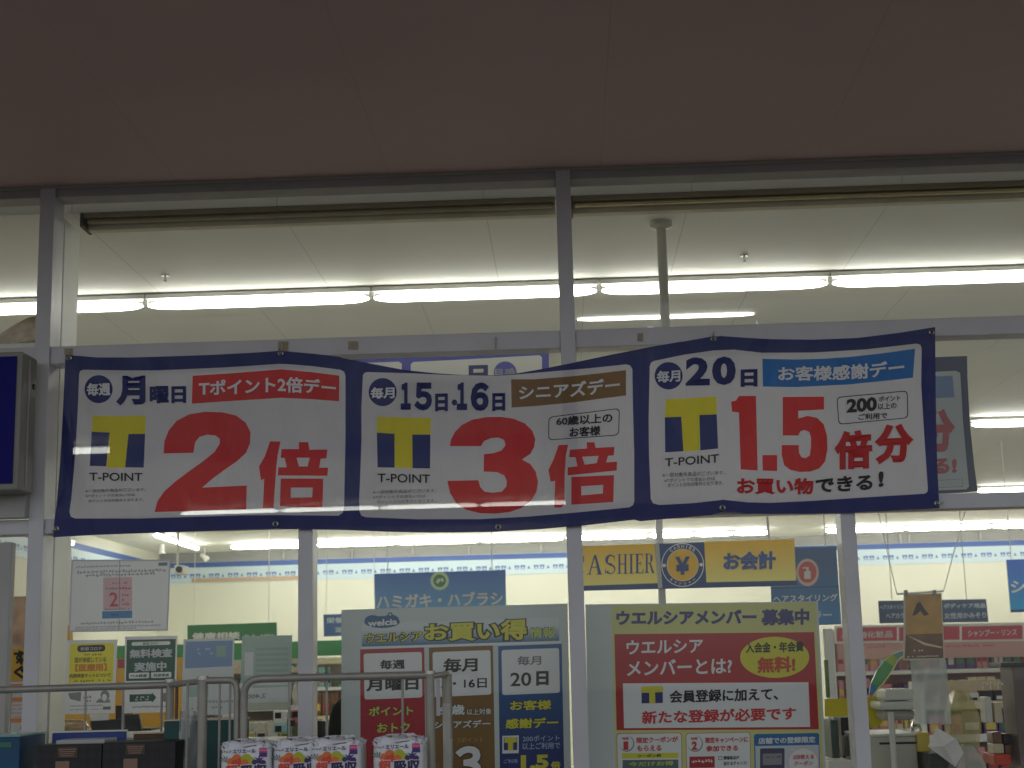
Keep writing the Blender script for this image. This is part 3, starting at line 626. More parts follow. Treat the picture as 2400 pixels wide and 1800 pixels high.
s.rrect(D, 864, 1018, 1000, 1060, 8, PAP); s.text('PCR検査', D, (876, 1028, 986, 1052), GRN, .02); s.rrect(D, 1012, 1014, 1148, 1056, 8, PAP); s.text('抗原検査', D, (1030, 1024, 1134, 1048), GRN, .02); s.build(t, back=False)
t = sheet_at('leaflet', 'white leaflet with a dark green arrow', 'leaflet', D, 985, 1205, .05)
s = Sheet(plane(.05)).poly(D, [(832, 1112), (1158, 1106), (1150, 1284), (826, 1292)], PAP)
s.poly(D, [(868, 1166), (1020, 1162), (1018, 1150), (1048, 1186), (1018, 1222), (1018, 1210), (868, 1216)], GRN); s.greek(D, 915, 1172, 1010, 1190, PAP, 3); s.greek(D, 905, 1192, 1000, 1206, PAP, 4)
s.rrect(D, 1076, 1156, 1118, 1214, 6, DRW); s.greek(D, 886, 1236, 1120, 1254, GREY, 5, dens=1); s.build(t, back=False)
BP = mat('poster_back_blue', (120, 146, 186), .55, trans=.3); BW = mat('poster_back_white', (196, 202, 206), .55, trans=.35); PG = mat('poster_back_green', (158, 178, 172), .55, trans=.35)
t = sheet_at('poster', 'pale poster seen from behind with a big blue field', 'poster', D, 1400, 930, .05)
s = Sheet(plane(.05)).poly(D, [(1230, 796), (1572, 788), (1566, 1060), (1222, 1068)], BW); s.poly(D, [(1244, 812), (1560, 804), (1554, 976), (1240, 992)], BP)
s.poly(D, [(1450, 840), (1515, 838), (1512, 912), (1450, 916)], mat('pale_green_print', (150, 178, 160), .5)); s.greek(D, 1300, 850, 1430, 872, BW, 2, dens=.5); s.greek(D, 1300, 880, 1430, 900, BW, 3, dens=.5); s.build(t, back=False)
t = sheet_at('poster', 'pale poster seen from behind under the blue field poster', 'poster', D, 1400, 1180, .05)
s = Sheet(plane(.05)).poly(D, [(1222, 1076), (1590, 1070), (1584, 1300), (1216, 1308)], BW); s.poly(D, [(1250, 1110), (1400, 1108), (1396, 1180), (1250, 1184)], PG); s.greek(D, 1260, 1200, 1560, 1222, DRW, 5, dens=.5); s.greek(D, 1260, 1240, 1560, 1262, DRW, 6, dens=.5); s.build(t, back=False)
t = sheet_at('poster', 'pale green poster seen from behind with faint rows', 'poster', D, 1790, 930, .05)
s = Sheet(plane(.05)).poly(D, [(1622, 774), (1960, 768), (1952, 1078), (1612, 1086)], PG); s.poly(D, [(1640, 884), (1700, 882), (1696, 1036), (1640, 1040)], BW)
for k in range(6): s.rect(D, 1715, 850+k*36, 1935, 872+k*36, mat('faint_row_print', (146, 168, 158), .55), sl=.02)
s.build(t, back=False)
t = sheet_at('poster', 'whitish price poster seen from behind below the pale green poster', 'poster', D, 1790, 1190, .05)
s = Sheet(plane(.05)).poly(D, [(1606, 1090), (1955, 1084), (1948, 1270), (1600, 1280)], BW); s.rect(D, 1690, 1100, 1930, 1122, PG); s.text('2,400', D, [(1782, 1158, 1192), (1656, 1166, 1200)], DRW, .02); s.rect(D, 1606, 1214, 1945, 1272, mat('pale_yellow_back', (190, 192, 168), .55)); s.build(t, back=False)

# ------------------------------------------------------------------ the two large poster boards
BD = mat('poster_board', (198, 206, 204), .5, var=.03, scale=2)
yb = .16
t = sheet_at('poster_board', 'large bargain day board with red, brown and blue columns', 'poster board', E_, 1190, 1130, yb)
s = Sheet(plane(yb))
s.poly(E_, [(430, 598), (1945, 556), (1985, 2400), (425, 2400)], BD, 'sheet')
hb = vgrad('board_header_print', (206, 214, 214), (40, 108, 148), P(*E_(1200, 830), yb).z-P(*E_(1190, 1130), yb).z, P(*E_(1200, 720), yb).z-P(*E_(1190, 1130), yb).z)
s.poly(E_, [(565, 690), (1888, 650), (1890, 806), (566, 846)], hb, 'header')
s.poly(E_, [(560, 846), (1900, 806), (1902, 822), (560, 860)], PW, 'sheet')
bz = mat('leaf_badge_blue', (44, 92, 138), .5)
s.ell(E_, 702, 680, 120, 40, bz, 'header'); s.ell(E_, 640, 672, 56, 38, bz, 'header'); s.ell(E_, 760, 668, 56, 38, bz, 'header'); s.ell(E_, 756, 630, 17, 15, bz, 'header'); s.ell(E_, 756, 630, 8, 7, BD, 'header')
s.text('welcia', E_, [(606, 668, 712), (804, 655, 698)], PW, .035, 'header')
OUT = mat('outline_ink', (36, 44, 40), .5); Y2 = mat('lemon_ink', (214, 206, 50), .5); Y3 = mat('lime_ink', (196, 208, 96), .5); BLO = mat('outline_blue', (34, 88, 116), .5)
s.otext('ウエルシア', E_, [(588, 762, 822), (972, 742, 806)], Y2, OUT, .02, .10, 'header'); s.otext('お買い得', E_, [(986, 692, 808), (1330, 676, 806), (1672, 656, 800)], Y2, OUT, .035, .11, 'header')
s.otext('情報', E_, [(1692, 720, 790), (1862, 712, 786)], Y3, BLO, .02, .06, 'header')
CR = mat('column_red', (172, 36, 50), .5); CBn = mat('column_brown', (128, 92, 36), .5, var=.06, scale=4)
s.poly(E_, [(555, 864), (985, 851), (1000, 2300), (560, 2300)], CR, 'red_column'); s.rquad(E_, [(578, 893), (968, 880), (972, 1186), (584, 1200)], 18, PW, 'red_column')
s.text('毎週', E_, (688, 930, 856, 998), BLACK, .03, 'red_column'); s.text('月曜日', E_, (595, 1055, 946, 1146), BLACK, .035, 'red_column')
dr = mat('deep_red_ink', (120, 20, 30), .5); s.otext('ポイント', E_, (612, 1240, 912, 1312), Y3, dr, .03, .07, 'red_column'); s.otext('おトク', E_, (668, 1352, 890, 1424), Y3, dr, .03, .07, 'red_column'); s.otext('2倍', E_, (640, 1480, 920, 1700), Y3, dr, .03, .07, 'red_column')
s.poly(E_, [(1016, 852), (1445, 838), (1470, 2300), (1030, 2300)], CBn, 'brown_column'); s.rquad(E_, [(1040, 882), (1428, 868), (1434, 1166), (1046, 1184)], 18, PW, 'brown_column')
s.text('毎月', E_, (1112, 918, 1342, 1018), BLACK, .03, 'brown_column'); s.text('15・16日', E_, (1066, 1056, 1404, 1130), BLACK, .015, 'brown_column')
s.otext('60歳', E_, (1080, 1232, 1256, 1308), PW, OUT, .03, .07, 'brown_column'); s.otext('以上対象', E_, (1270, 1258, 1436, 1304), PW, OUT, .015, .05, 'brown_column'); s.otext('シニアズデー', E_, (1050, 1334, 1428, 1396), PW, OUT, .03, .07, 'brown_column')
s.text('Tポイント', E_, (1205, 1450, 1384, 1488), mat('tan_ink', (190, 150, 90), .5), .01, 'brown_column'); s.otext('３', E_, (1188, 1508, 1368, 1745), PW, mat('brown_outline', (84, 44, 20), .5), .045, .075, 'brown_column')
cbl = vgrad('column_blue', (38, 92, 146), (20, 40, 112), -.25, .05)
s.poly(E_, [(1480, 842), (1906, 826), (1935, 2300), (1500, 2300)], cbl, 'blue_column'); s.rquad(E_, [(1502, 868), (1888, 854), (1894, 1154), (1508, 1170)], 18, PW, 'blue_column')
s.text('毎月', E_, (1608, 905, 1768, 972), GREY, .02, 'blue_column'); s.text('20', E_, (1562, 1016, 1702, 1112), BLACK, .015, 'blue_column'); s.text('日', E_, (1735, 1008, 1818, 1106), BLACK, .045, 'blue_column')
s.otext('お客様', E_, (1560, 1200, 1838, 1274), Y2, OUT, .03, .06, 'blue_column'); s.otext('感謝デー', E_, (1528, 1318, 1884, 1396), Y2, OUT, .035, .07, 'blue_column')
s.rect(E_, 1508, 1440, 1618, 1562, PW, 'emblem'); s.rect(E_, 1518, 1452, 1608, 1540, NAVY, 'emblem'); s.poly(E_, [(1522, 1456), (1604, 1453), (1604, 1486), (1580, 1488), (1580, 1540), (1546, 1541), (1546, 1490), (1522, 1490)], Y2, 'emblem')
PB_ = mat('pale_blue_ink', (170, 190, 220), .5)
s.text('200ポイント', E_, (1645, 1436, 1892, 1482), PB_, .01, 'blue_column'); s.text('以上ご利用で', E_, (1642, 1484, 1896, 1536), PB_, .01, 'blue_column'); s.text('ご利用', E_, (1518, 1598, 1608, 1628), PB_, .01, 'blue_column'); s.text('1.5', E_, (1632, 1568, 1818, 1668), Y2, .05, 'blue_column'); s.text('倍', E_, (1832, 1612, 1898, 1670), Y2, .04, 'blue_column')
s.build(t, thick=.012)

t = sheet_at('poster_board', 'large pale yellow membership board with a red panel', 'poster board', F_, 960, 1000, yb)
s = Sheet(plane(yb)); s.poly(F_, [(148, 562), (1708, 542), (1800, 2400), (190, 2400)], BD, 'sheet')
KH = mat('board_pale_yellow', (206, 204, 128), .5, var=.04, scale=3)
s.poly(F_, [(322, 572), (1694, 548), (1780, 2400), (370, 2400)], KH, 'print')
s.text('ウエルシアメンバー', F_, [(356, 604, 702), (1296, 594, 694)], NAVY, .05, 'print'); s.text('募集中', F_, [(1326, 594, 706), (1650, 588, 700)], NAVY, .05, 'print')
RR = mat('board_red', (176, 26, 34), .5)
s.poly(F_, [(343, 762), (1682, 748), (1714, 1400), (358, 1406)], RR, 'red_panel')
s.text('ウエルシア', F_, (424, 790, 938, 900), PW, .025, 'red_panel'); s.text('メンバーとは?', F_, (426, 918, 1132, 1044), PW, .025, 'red_panel')
s.ell(F_, 1418, 917, 232, 138, Y2, 'badge', 40); s.text('入会金・年会費', F_, (1224, 808, 1614, 890), BLACK, .03, 'badge'); s.text('無料!', F_, (1300, 908, 1556, 1024), mat('orange_red_ink', (196, 70, 24), .5), .04, 'badge')
s.poly(F_, [(400, 1092), (1644, 1084), (1656, 1384), (408, 1392)], PW, 'red_panel')
s.rect(F_, 525, 1118, 668, 1226, NAVY, 'emblem', .02); s.poly(F_, [(524, 1112), (664, 1108), (668, 1150), (616, 1152), (618, 1226), (578, 1227), (576, 1154), (524, 1156)], Y2, 'emblem')
s.text('会員登録に加えて、', F_, (712, 1118, 1442, 1226), BLACK, .03, 'red_panel'); s.text('新たな登録が必要です', F_, (526, 1248, 1562, 1366), RED, .03, 'red_panel')
s.rquad(F_, [(356, 1426), (796, 1420), (805, 2000), (366, 2000)], 22, mat('card_edge', (190, 150, 110), .5), 'card'); s.rquad(F_, [(362, 1432), (790, 1426), (799, 1990), (372, 1990)], 20, PW, 'card')
s.ell(F_, 425, 1496, 52, 55, DRW, 'card'); s.ell(F_, 421, 1492, 48, 51, PW, 'card'); s.text('特典', F_, (396, 1452, 440, 1472), RED, .02, 'card'); s.text('1', F_, (404, 1480, 436, 1538), RED, .05, 'card')
s.text('限定クーポンが', F_, (492, 1446, 770, 1494), RED, .03, 'card'); s.text('もらえる', F_, (496, 1504, 658, 1548), RED, .03, 'card'); s.rect(F_, 394, 1556, 772, 1596, Y2, 'card', .01); s.text('クーポン例', F_, (498, 1564, 655, 1590), BLACK, .02, 'card'); s.rect(F_, 398, 1602, 772, 1800, mat('coupon_green', (84, 108, 112), .5), 'card', .01); s.text('今だけお得', F_, (440, 1610, 740, 1650), Y3, .02, 'card')
s.rquad(F_, [(820, 1424), (1256, 1416), (1266, 2000), (830, 2000)], 22, mat('card_edge', (190, 150, 110), .5), 'card#2'); s.rquad(F_, [(826, 1430), (1250, 1422), (1260, 1990), (836, 1990)], 20, PW, 'card#2')
s.ell(F_, 885, 1496, 52, 55, DRW, 'card#2'); s.ell(F_, 881, 1492, 48, 51, PW, 'card#2'); s.text('特典', F_, (856, 1452, 900, 1472), RED, .02, 'card#2'); s.text('2', F_, (862, 1480, 898, 1538), RED, .05, 'card#2')
s.text('限定キャンペーンに', F_, (954, 1446, 1240, 1494), RED, .03, 'card#2'); s.text('参加できる', F_, (958, 1504, 1172, 1550), RED, .03, 'card#2'); s.rect(F_, 846, 1580, 1016, 1660, RR, 'card#2', .02); s.greek(F_, 860, 1600, 1000, 1626, PW, 5, 'card#2'); s.rect(F_, 1040, 1580, 1066, 1606, GRN, 'card#2'); s.rect(F_, 1044, 1584, 1062, 1602, PW, 'card#2'); s.text('開催商品が', F_, (1076, 1576, 1180, 1604), BLACK, .02, 'card#2'); s.text('当たるチャンス!', F_, (1076, 1612, 1232, 1642), BLACK, .02, 'card#2')
s.rquad(F_, [(1278, 1432), (1716, 1424), (1728, 2000), (1290, 2000)], 16, mat('card_blue', (38, 104, 168), .5), 'card#3'); s.poly(F_, [(1288, 1512), (1712, 1504), (1722, 1990), (1298, 1990)], mat('card_grey_white', (198, 204, 210), .5), 'card#3')
s.text('店舗での登録限定', F_, (1308, 1446, 1692, 1500), PW, .03, 'card#3'); s.rrect(F_, 1320, 1526, 1484, 1800, 10, mat('device_purple', (70, 62, 96), .5), 'card#3', .01); s.rect(F_, 1338, 1560, 1466, 1640, DRW, 'card#3'); s.greek(F_, 1345, 1575, 1460, 1592, NAVY, 6, 'card#3')
s.ell(F_, 1610, 1620, 104, 98, PINK, 'card#3'); s.ell(F_, 1610, 1620, 98, 92, PW, 'card#3'); s.text('2回使える', F_, (1540, 1566, 1682, 1602), RED, .02, 'card#3'); s.text('クーポン', F_, (1548, 1610, 1672, 1644), RED, .02, 'card#3')
s.build(t, thick=.012)

# clipped brown poster hanging at the right
yh = .35
t = sheet_at('poster', 'small gold and brown poster clipped to a hanging bar at the right', 'poster', G, 760, 700, yh)
s = Sheet(plane(yh)).poly(G, [(624, 494), (878, 486), (900, 930), (622, 938)], mat('poster_margin', (196, 186, 160), .5)); hz = P(*G(760, 700), yh).z
s.poly(G, [(634, 502), (872, 494), (884, 756), (638, 764)], mat('gold_print', (188, 142, 62), .4, var=.2, scale=14)); s.poly(G, [(638, 764), (884, 756), (890, 922), (630, 926)], mat('brown_print', (116, 82, 56), .4, var=.25, scale=16))
s.poly(G, [(680, 640), (712, 552), (735, 545), (760, 590), (795, 630), (760, 640), (735, 605), (712, 630)], mat('dark_figure_print', (60, 40, 30), .5)); s.poly(G, [(640, 766), (648, 770), (770, 820), (880, 846), (880, 856), (760, 835)], mat('painted_glint', (210, 200, 160), .5))  # dark figure is print; the pale streak is a glint painted on
s.greek(G, 690, 858, 780, 880, PAP, 3); s.greek(G, 645, 900, 880, 914, PAP, 4, dens=.6); s.build(t, thick=.0025)
MB().tube([P(*G(578, 493), yh-.004), P(*G(890, 474), yh-.004)], .004, WHITE, 8).build('hanging_bar', t)
for x in (640, 832): MB().prism([P(*G(x-10, 466), yh-.012), P(*G(x+10, 465), yh-.012), P(*G(x+12, 502), yh-.012), P(*G(x-12, 503), yh-.012)], .016, mat('clip_tan', (150, 136, 100), .4)).build('clip', t)
for (x0, y0), (x1_, y1_) in (((578, 493), (452, -60)), ((890, 474), (1035, -60))): MB().tube([P(*G(x0, y0), yh), P(*G(x1_, y1_), yh)], .0016, WHITE, 6).build('string', t)

# ------------------------------------------------------------------ hanging signs inside the store
def hang(t, K, xs, y, Y, m=WHITE, r=.004):
    for x in xs:
        p = P(*K(x, y), Y+.01); MB().tube([p, (p.x, p.y, ZC-.001)], r, m, 6).build('hanger', t)
Y = 9.0
t = sheet_at('hanging_sign', 'blue toothbrush aisle sign with a round green badge', 'sign', E_, 1090, 480, Y)
b0 = P(*E_(1090, 480), Y).z
s = Sheet(plane(Y)); s.poly(E_, [(650, 357), (1530, 330), (1534, 640), (656, 664)], vgrad('aisle_sign_blue', (84, 128, 214), (110, 176, 232), P(*E_(1090, 620), Y).z-b0, P(*E_(1090, 345), Y).z-b0), 'face')
s.ell(E_, 1088, 404, 62, 62, mat('badge_pale_green', (206, 232, 200), .5), 'badge', 32); s.ell(E_, 1088, 404, 42, 42, mat('badge_green', (70, 146, 80), .5), 'badge', 32)
s.poly(E_, [(1060, 412), (1080, 385), (1098, 398), (1076, 424)], PW, 'badge'); s.poly(E_, [(1094, 386), (1110, 384), (1118, 406), (1100, 414)], PW, 'badge')
s.text('ハミガキ・ハブラシ', E_, [(664, 496, 592), (1512, 470, 566)], PW, .028, 'face'); s.build(t, off=.004, thick=.02); hang(t, E_, (740, 1440), 350, Y)
Y = 2.6
t = sheet_at('hanging_sign', 'long yellow cashier sign with a navy yen badge in the middle', 'sign', F_, 850, 300, Y)
b0 = P(*F_(850, 300), Y).z
yg = vgrad('cashier_yellow', (232, 184, 40), (234, 222, 128), P(*F_(850, 410), Y).z-b0, P(*F_(850, 160), Y).z-b0); nb = mat('cashier_navy', (34, 66, 120), .5)
s = Sheet(plane(Y)); s.poly(F_, [(52, 174), (1550, 126), (1566, 436), (58, 472)], nb, 'frame_panel')
s.poly(F_, [(56, 173), (612, 155), (634, 420), (60, 440)], yg, 'left_panel'); s.poly(F_, [(614, 150), (642, 149), (666, 452), (636, 453)], mat('joint_grey', (170, 172, 166), .5), 'frame_panel')
s.poly(F_, [(945, 142), (1549, 124), (1562, 402), (960, 414)], yg, 'right_panel')
s.ell(F_, 801, 298, 143, 146, PW, 'yen_badge', 40); s.ell(F_, 801, 298, 138, 141, nb, 'yen_badge', 40); s.ell(F_, 801, 298, 107, 109, PW, 'yen_badge', 40); s.ell(F_, 801, 298, 104, 106, mat('yen_gold', (224, 176, 40), .5), 'yen_badge', 40)
s.ell(F_, 677, 301, 12, 12, PW, 'yen_badge', 14); s.ell(F_, 925, 296, 12, 12, PW, 'yen_badge', 14)
s.text('¥', F_, [(750, 244, 366), (850, 240, 362)], nb, .04, 'yen_badge')
for i, ch_ in enumerate('CASHIER'):
    a = R(-128+i*12.6)+R(0); cx, cy = 801+123*math.cos(a), 298+125*math.sin(a); ta = a+math.pi/2
    u = Vector((math.cos(ta), math.sin(ta))); v_ = Vector((-u.y, u.x)); w, h = (9 if ch_ != 'I' else 2.5), 10
    s.t.append((ch_, [(*F_(*(Vector((cx, cy))-u*w-v_*h)), *F_(*(Vector((cx, cy))-u*w+v_*h))), (*F_(*(Vector((cx, cy))+u*w-v_*h)), *F_(*(Vector((cx, cy))+u*w+v_*h)))], PW, .015, 'yen_badge', 1))
for i, ch_ in enumerate('キャッシャー'):
    a = R(128-i*15.2); cx, cy = 801+123*math.cos(a), 298+125*math.sin(a); ta = a-math.pi/2
    u = Vector((math.cos(ta), math.sin(ta))); v_ = Vector((-u.y, u.x)); w, h = 9, (10 if ch_ in 'キシ' else 7 if ch_ != 'ー' else 2)
    s.t.append((ch_, [(*F_(*(Vector((cx, cy))-u*w-v_*h)), *F_(*(Vector((cx, cy))-u*w+v_*h))), (*F_(*(Vector((cx, cy))+u*w-v_*h)), *F_(*(Vector((cx, cy))+u*w+v_*h)))], PW, .015, 'yen_badge', 1))
# serif capitals, thick and thin strokes with feet
def cap(x0, x1, yt, yb_, strokes):
    for st_ in strokes: s.poly(F_, [(x0+(x1-x0)*a, yt+(yb_-yt)*b_) for a, b_ in st_], nb, 'left_panel')
def yt_(x): return 232-(x-160)*.027
def serif(a, b_, y, h=.035): return [(a, y-h/2 if y > .5 else y), (b_, y-h/2 if y > .5 else y), (b_, y+h/2 if y > .5 else y+h), (a, y+h/2 if y > .5 else y+h)]
def arc(cx, cy, rx, ry, a0, a1, w0, w1, n=10):
    o, i_ = [], []
    for k in range(n+1):
        t_ = k/n; a = R(a0+(a1-a0)*t_); w = w0+(w1-w0)*math.sin(t_*math.pi)
        o.append((cx+rx*math.cos(a), cy+ry*math.sin(a))); i_.append((cx+(rx-w)*math.cos(a), cy+(ry-w*.35)*math.sin(a)))
    return o+i_[::-1]
CAPS = {'C': [arc(.5, .5, .5, .5, -40, -320, .06, .26, 16), [(.8, .05), (.88, .05), (.88, .35), (.82, .35)]],
 'A': [[(.46, 0), (.56, 0), (.2, .97), (.12, .97)], [(.46, 0), (.6, 0), (.95, .97), (.72, .97)], [(.28, .6), (.68, .6), (.68, .65), (.28, .65)], [(0, .96), (.3, .96), (.3, 1), (0, 1)], [(.62, .96), (1, .96), (1, 1), (.62, 1)]],
 'S': [arc(.5, .27, .46, .27, -20, -270, .07, .3, 12), arc(.5, .74, .48, .26, -90, 150, .3, .1, 12), [(.3, .42), (.6, .44), (.75, .56), (.45, .56)], [(.84, .02), (.9, .02), (.9, .3), (.84, .3)], [(.04, .72), (.1, .72), (.12, .98), (.04, .98)]],
 'H': [[(.12, 0), (.3, 0), (.3, 1), (.12, 1)], [(.7, 0), (.88, 0), (.88, 1), (.7, 1)], [(.3, .47), (.7, .47), (.7, .52), (.3, .52)], [(0, 0), (.42, 0), (.42, .04), (0, .04)], [(.58, 0), (1, 0), (1, .04), (.58, .04)], [(0, .96), (.42, .96), (.42, 1), (0, 1)], [(.58, .96), (1, .96), (1, 1), (.58, 1)]],
 'I': [[(.28, 0), (.72, 0), (.72, 1), (.28, 1)], [(0, 0), (1, 0), (1, .04), (0, .04)], [(0, .96), (1, .96), (1, 1), (0, 1)]],
 'E': [[(.15, 0), (.4, 0), (.4, 1), (.15, 1)], [(0, 0), (.92, 0), (.92, .05), (0, .05)], [(0, .95), (.95, .95), (.95, 1), (0, 1)], [(.4, .47), (.7, .47), (.7, .52), (.4, .52)], [(.85, .0), (.92, .0), (.92, .24), (.88, .24)], [(.88, .76), (.97, .76), (.95, 1), (.86, 1)], [(.66, .38), (.71, .38), (.71, .62), (.66, .62)]],
 'R': [[(.12, 0), (.32, 0), (.32, 1), (.12, 1)], [(0, 0), (.5, 0), (.5, .04), (0, .04)], [(0, .96), (.44, .96), (.44, 1), (0, 1)], arc(.5, .25, .32, .25, -92, 92, .05, .24, 10), [(.3, .46), (.5, .46), (.5, .51), (.3, .51)], [(.46, .5), (.62, .48), (.96, .97), (.74, .97)], [(.72, .96), (1, .96), (1, 1), (.72, 1)]]}
for ch_, a, b_ in (('C', 66, 150), ('A', 160, 262), ('S', 278, 352), ('H', 362, 432), ('I', 440, 472), ('E', 480, 540), ('R', 546, 612)): cap(a, b_, yt_((a+b_)/2), yt_((a+b_)/2)+132, CAPS[ch_])
s.text('お会計', F_, [(1074, 212, 336), (1426, 200, 328)], mat('cashier_text_blue', (52, 84, 150), .5), .045, 'right_panel')
s.build(t, off=.003, thick=.03); hang(t, F_, (1380,), 160, Y, ALU, .007)
p = P(*F_(655, 300), Y+.06); MB().box(p.x-.02, p.x+.02, p.y, p.y+.04, 0, ZC-.001, ALU).build('post', t)
Y = 6.0
t = sheet_at('hanging_sign', 'blue hair styling sign with a round pink bottle badge', 'sign', F_, 1640, 440, Y); b0 = P(*F_(1640, 440), Y).z
s = Sheet(plane(Y)); s.poly(F_, [(1385, 190), (1830, 172), (1866, 696), (1400, 712)], vgrad('hair_sign_blue', (74, 110, 160), (60, 136, 200), P(*F_(1640, 700), Y).z-b0, P(*F_(1640, 300), Y).z-b0), 'face')
s.ell(F_, 1638, 348, 76, 92, mat('badge_pink_white', (224, 196, 190), .5), 'badge', 32); s.ell(F_, 1638, 346, 60, 72, mat('badge_coral', (206, 92, 84), .5), 'badge', 32)
s.rrect(F_, 1616, 338, 1660, 392, 6, PW, 'badge'); s.rect(F_, 1630, 318, 1646, 340, PW, 'badge'); s.rect(F_, 1606, 312, 1646, 322, PW, 'badge')
s.text('ヘアスタイリング', F_, [(1408, 500, 552), (1840, 490, 540)], PW, .025, 'face'); s.text('ヘアカラー', F_, [(1468, 612, 668), (1800, 604, 660)], PW, .025, 'face')
s.rect(F_, 1392, 440, 1848, 458, mat('sign_band_blue', (40, 70, 116), .5), 'face'); s.build(t, off=.003, thick=.02); hang(t, F_, (1760,), 180, Y)
Y = 8.0
t = sheet_at('hanging_sign', 'bright blue shampoo sign cut off at the right edge', 'sign', G, 1420, 440, Y); b0 = P(*G(1420, 440), Y).z
s = Sheet(plane(Y)); s.poly(G, [(1312, 262), (1950, 244), (1965, 596), (1342, 616)], vgrad('shampoo_sign_blue', (70, 116, 214), (40, 160, 220), P(*G(1380, 600), Y).z-b0, P(*G(1380, 300), Y).z-b0), 'face')
s.poly(G, [(1340, 598), (1964, 578), (1965, 596), (1342, 616)], mat('sign_edge_blue', (22, 70, 130), .5), 'face'); s.text('シャンプー', G, [(1340, 398, 492), (1880, 382, 476)], PW, .03, 'face'); s.build(t, off=.003, thick=.02); hang(t, G, (1345, 1800), 262, Y)
Y = 13.5
t = sheet_at('hanging_sign', 'dark blue directory sign with two columns of white words', 'sign', G, 820, 610, Y)
s = Sheet(plane(Y)); s.poly(G, [(452, 538), (1176, 526), (1192, 680), (462, 690)], mat('directory_blue', (48, 76, 112), .5), 'face'); DT = mat('directory_text', (170, 186, 198), .5)
s.text('ヘアスタイリング', G, [(465, 566, 598), (640, 560, 592)], DT, .03, 'face'); s.text('ヘアカラー', G, [(505, 622, 656), (660, 618, 652)], DT, .03, 'face'); s.text('ボディケア用品', G, [(892, 556, 590), (1172, 552, 586)], DT, .03, 'face'); s.text('女性用かみそり', G, [(896, 618, 660), (1176, 612, 654)], DT, .03, 'face')
s.build(t, off=.004, thick=.02); hang(t, G, (545, 1045), 530, Y, GREY, .005)
Y = 12.0
t = sheet_at('hanging_sign', 'green health advice sign behind the pale posters', 'sign', D, 1555, 760, Y)
gs = mat('pharmacy_green', (30, 122, 62), .5)
s = Sheet(plane(Y)); s.poly(D, [(1256, 702), (1854, 682), (1858, 800), (1256, 812)], gs, 'face'); s.text('健康相談', D, [(1288, 752, 802), (1612, 744, 796)], PW, .035, 'face'); s.greek(D, 1640, 758, 1830, 780, PW, 4, 'face'); s.build(t, off=.004, thick=.02); hang(t, D, (1300, 1800), 700, Y)
Y = 14.5
t = sheet_at('hanging_sign', 'small blue two line sign left of the bargain board', 'sign', E_, 400, 700, Y)
s = Sheet(plane(Y)); s.poly(E_, [(308, 630), (700, 618), (704, 764), (312, 778)], mat('small_sign_blue', (44, 88, 142), .5), 'face'); s.text('栄養ドリンク', E_, [(328, 650, 690), (660, 642, 682)], DT, .03, 'face'); s.text('滋養強壮', E_, [(384, 714, 752), (640, 706, 744)], DT, .03, 'face'); s.build(t, off=.004, thick=.02); hang(t, E_, (330, 650), 630, Y)

# ------------------------------------------------------------------ store fittings seen low down
M_ = conv(1920, 1460, .217); N_ = conv(480, 1580, .12658)
def blk(name, label, cat, K, x0, y0, x1, y1, Y, dep, m, group=None, part='body', bev=.004, down=None):
    """box whose front face spans the given picture rectangle at depth Y"""
    a, b = P(*K(x0, y0), Y), P(*K(x1, y1), Y)
    zb_ = b.z if down is None else down
    t = thing(name, label, cat, ((a.x+b.x)/2, Y+dep/2, zb_), group)
    MB().box(a.x, b.x, Y, Y+dep, zb_, a.z, m).build(part, t, bevel=bev)
    return t, a.x, b.x, zb_, a.z
def on_face(t, x0, x1, z0, z1, Y, m, name='label'):
    return MB().box(x0, x1, Y-.0025, Y-.0005, z0, z1, m).build(name, t)
PALETTE = [('white', (214, 212, 208)), ('pink', (206, 140, 150)), ('brown', (120, 84, 62)), ('green', (74, 128, 92)), ('teal', (120, 172, 168)), ('yellow', (214, 190, 80)), ('red', (170, 54, 56)), ('blue', (70, 100, 160)), ('grey', (140, 136, 138)), ('cream', (214, 200, 168)), ('dark', (44, 40, 46)), ('purple', (98, 78, 132))]
PM = {n: mat('pack_'+n, c, .35) for n, c in PALETTE}
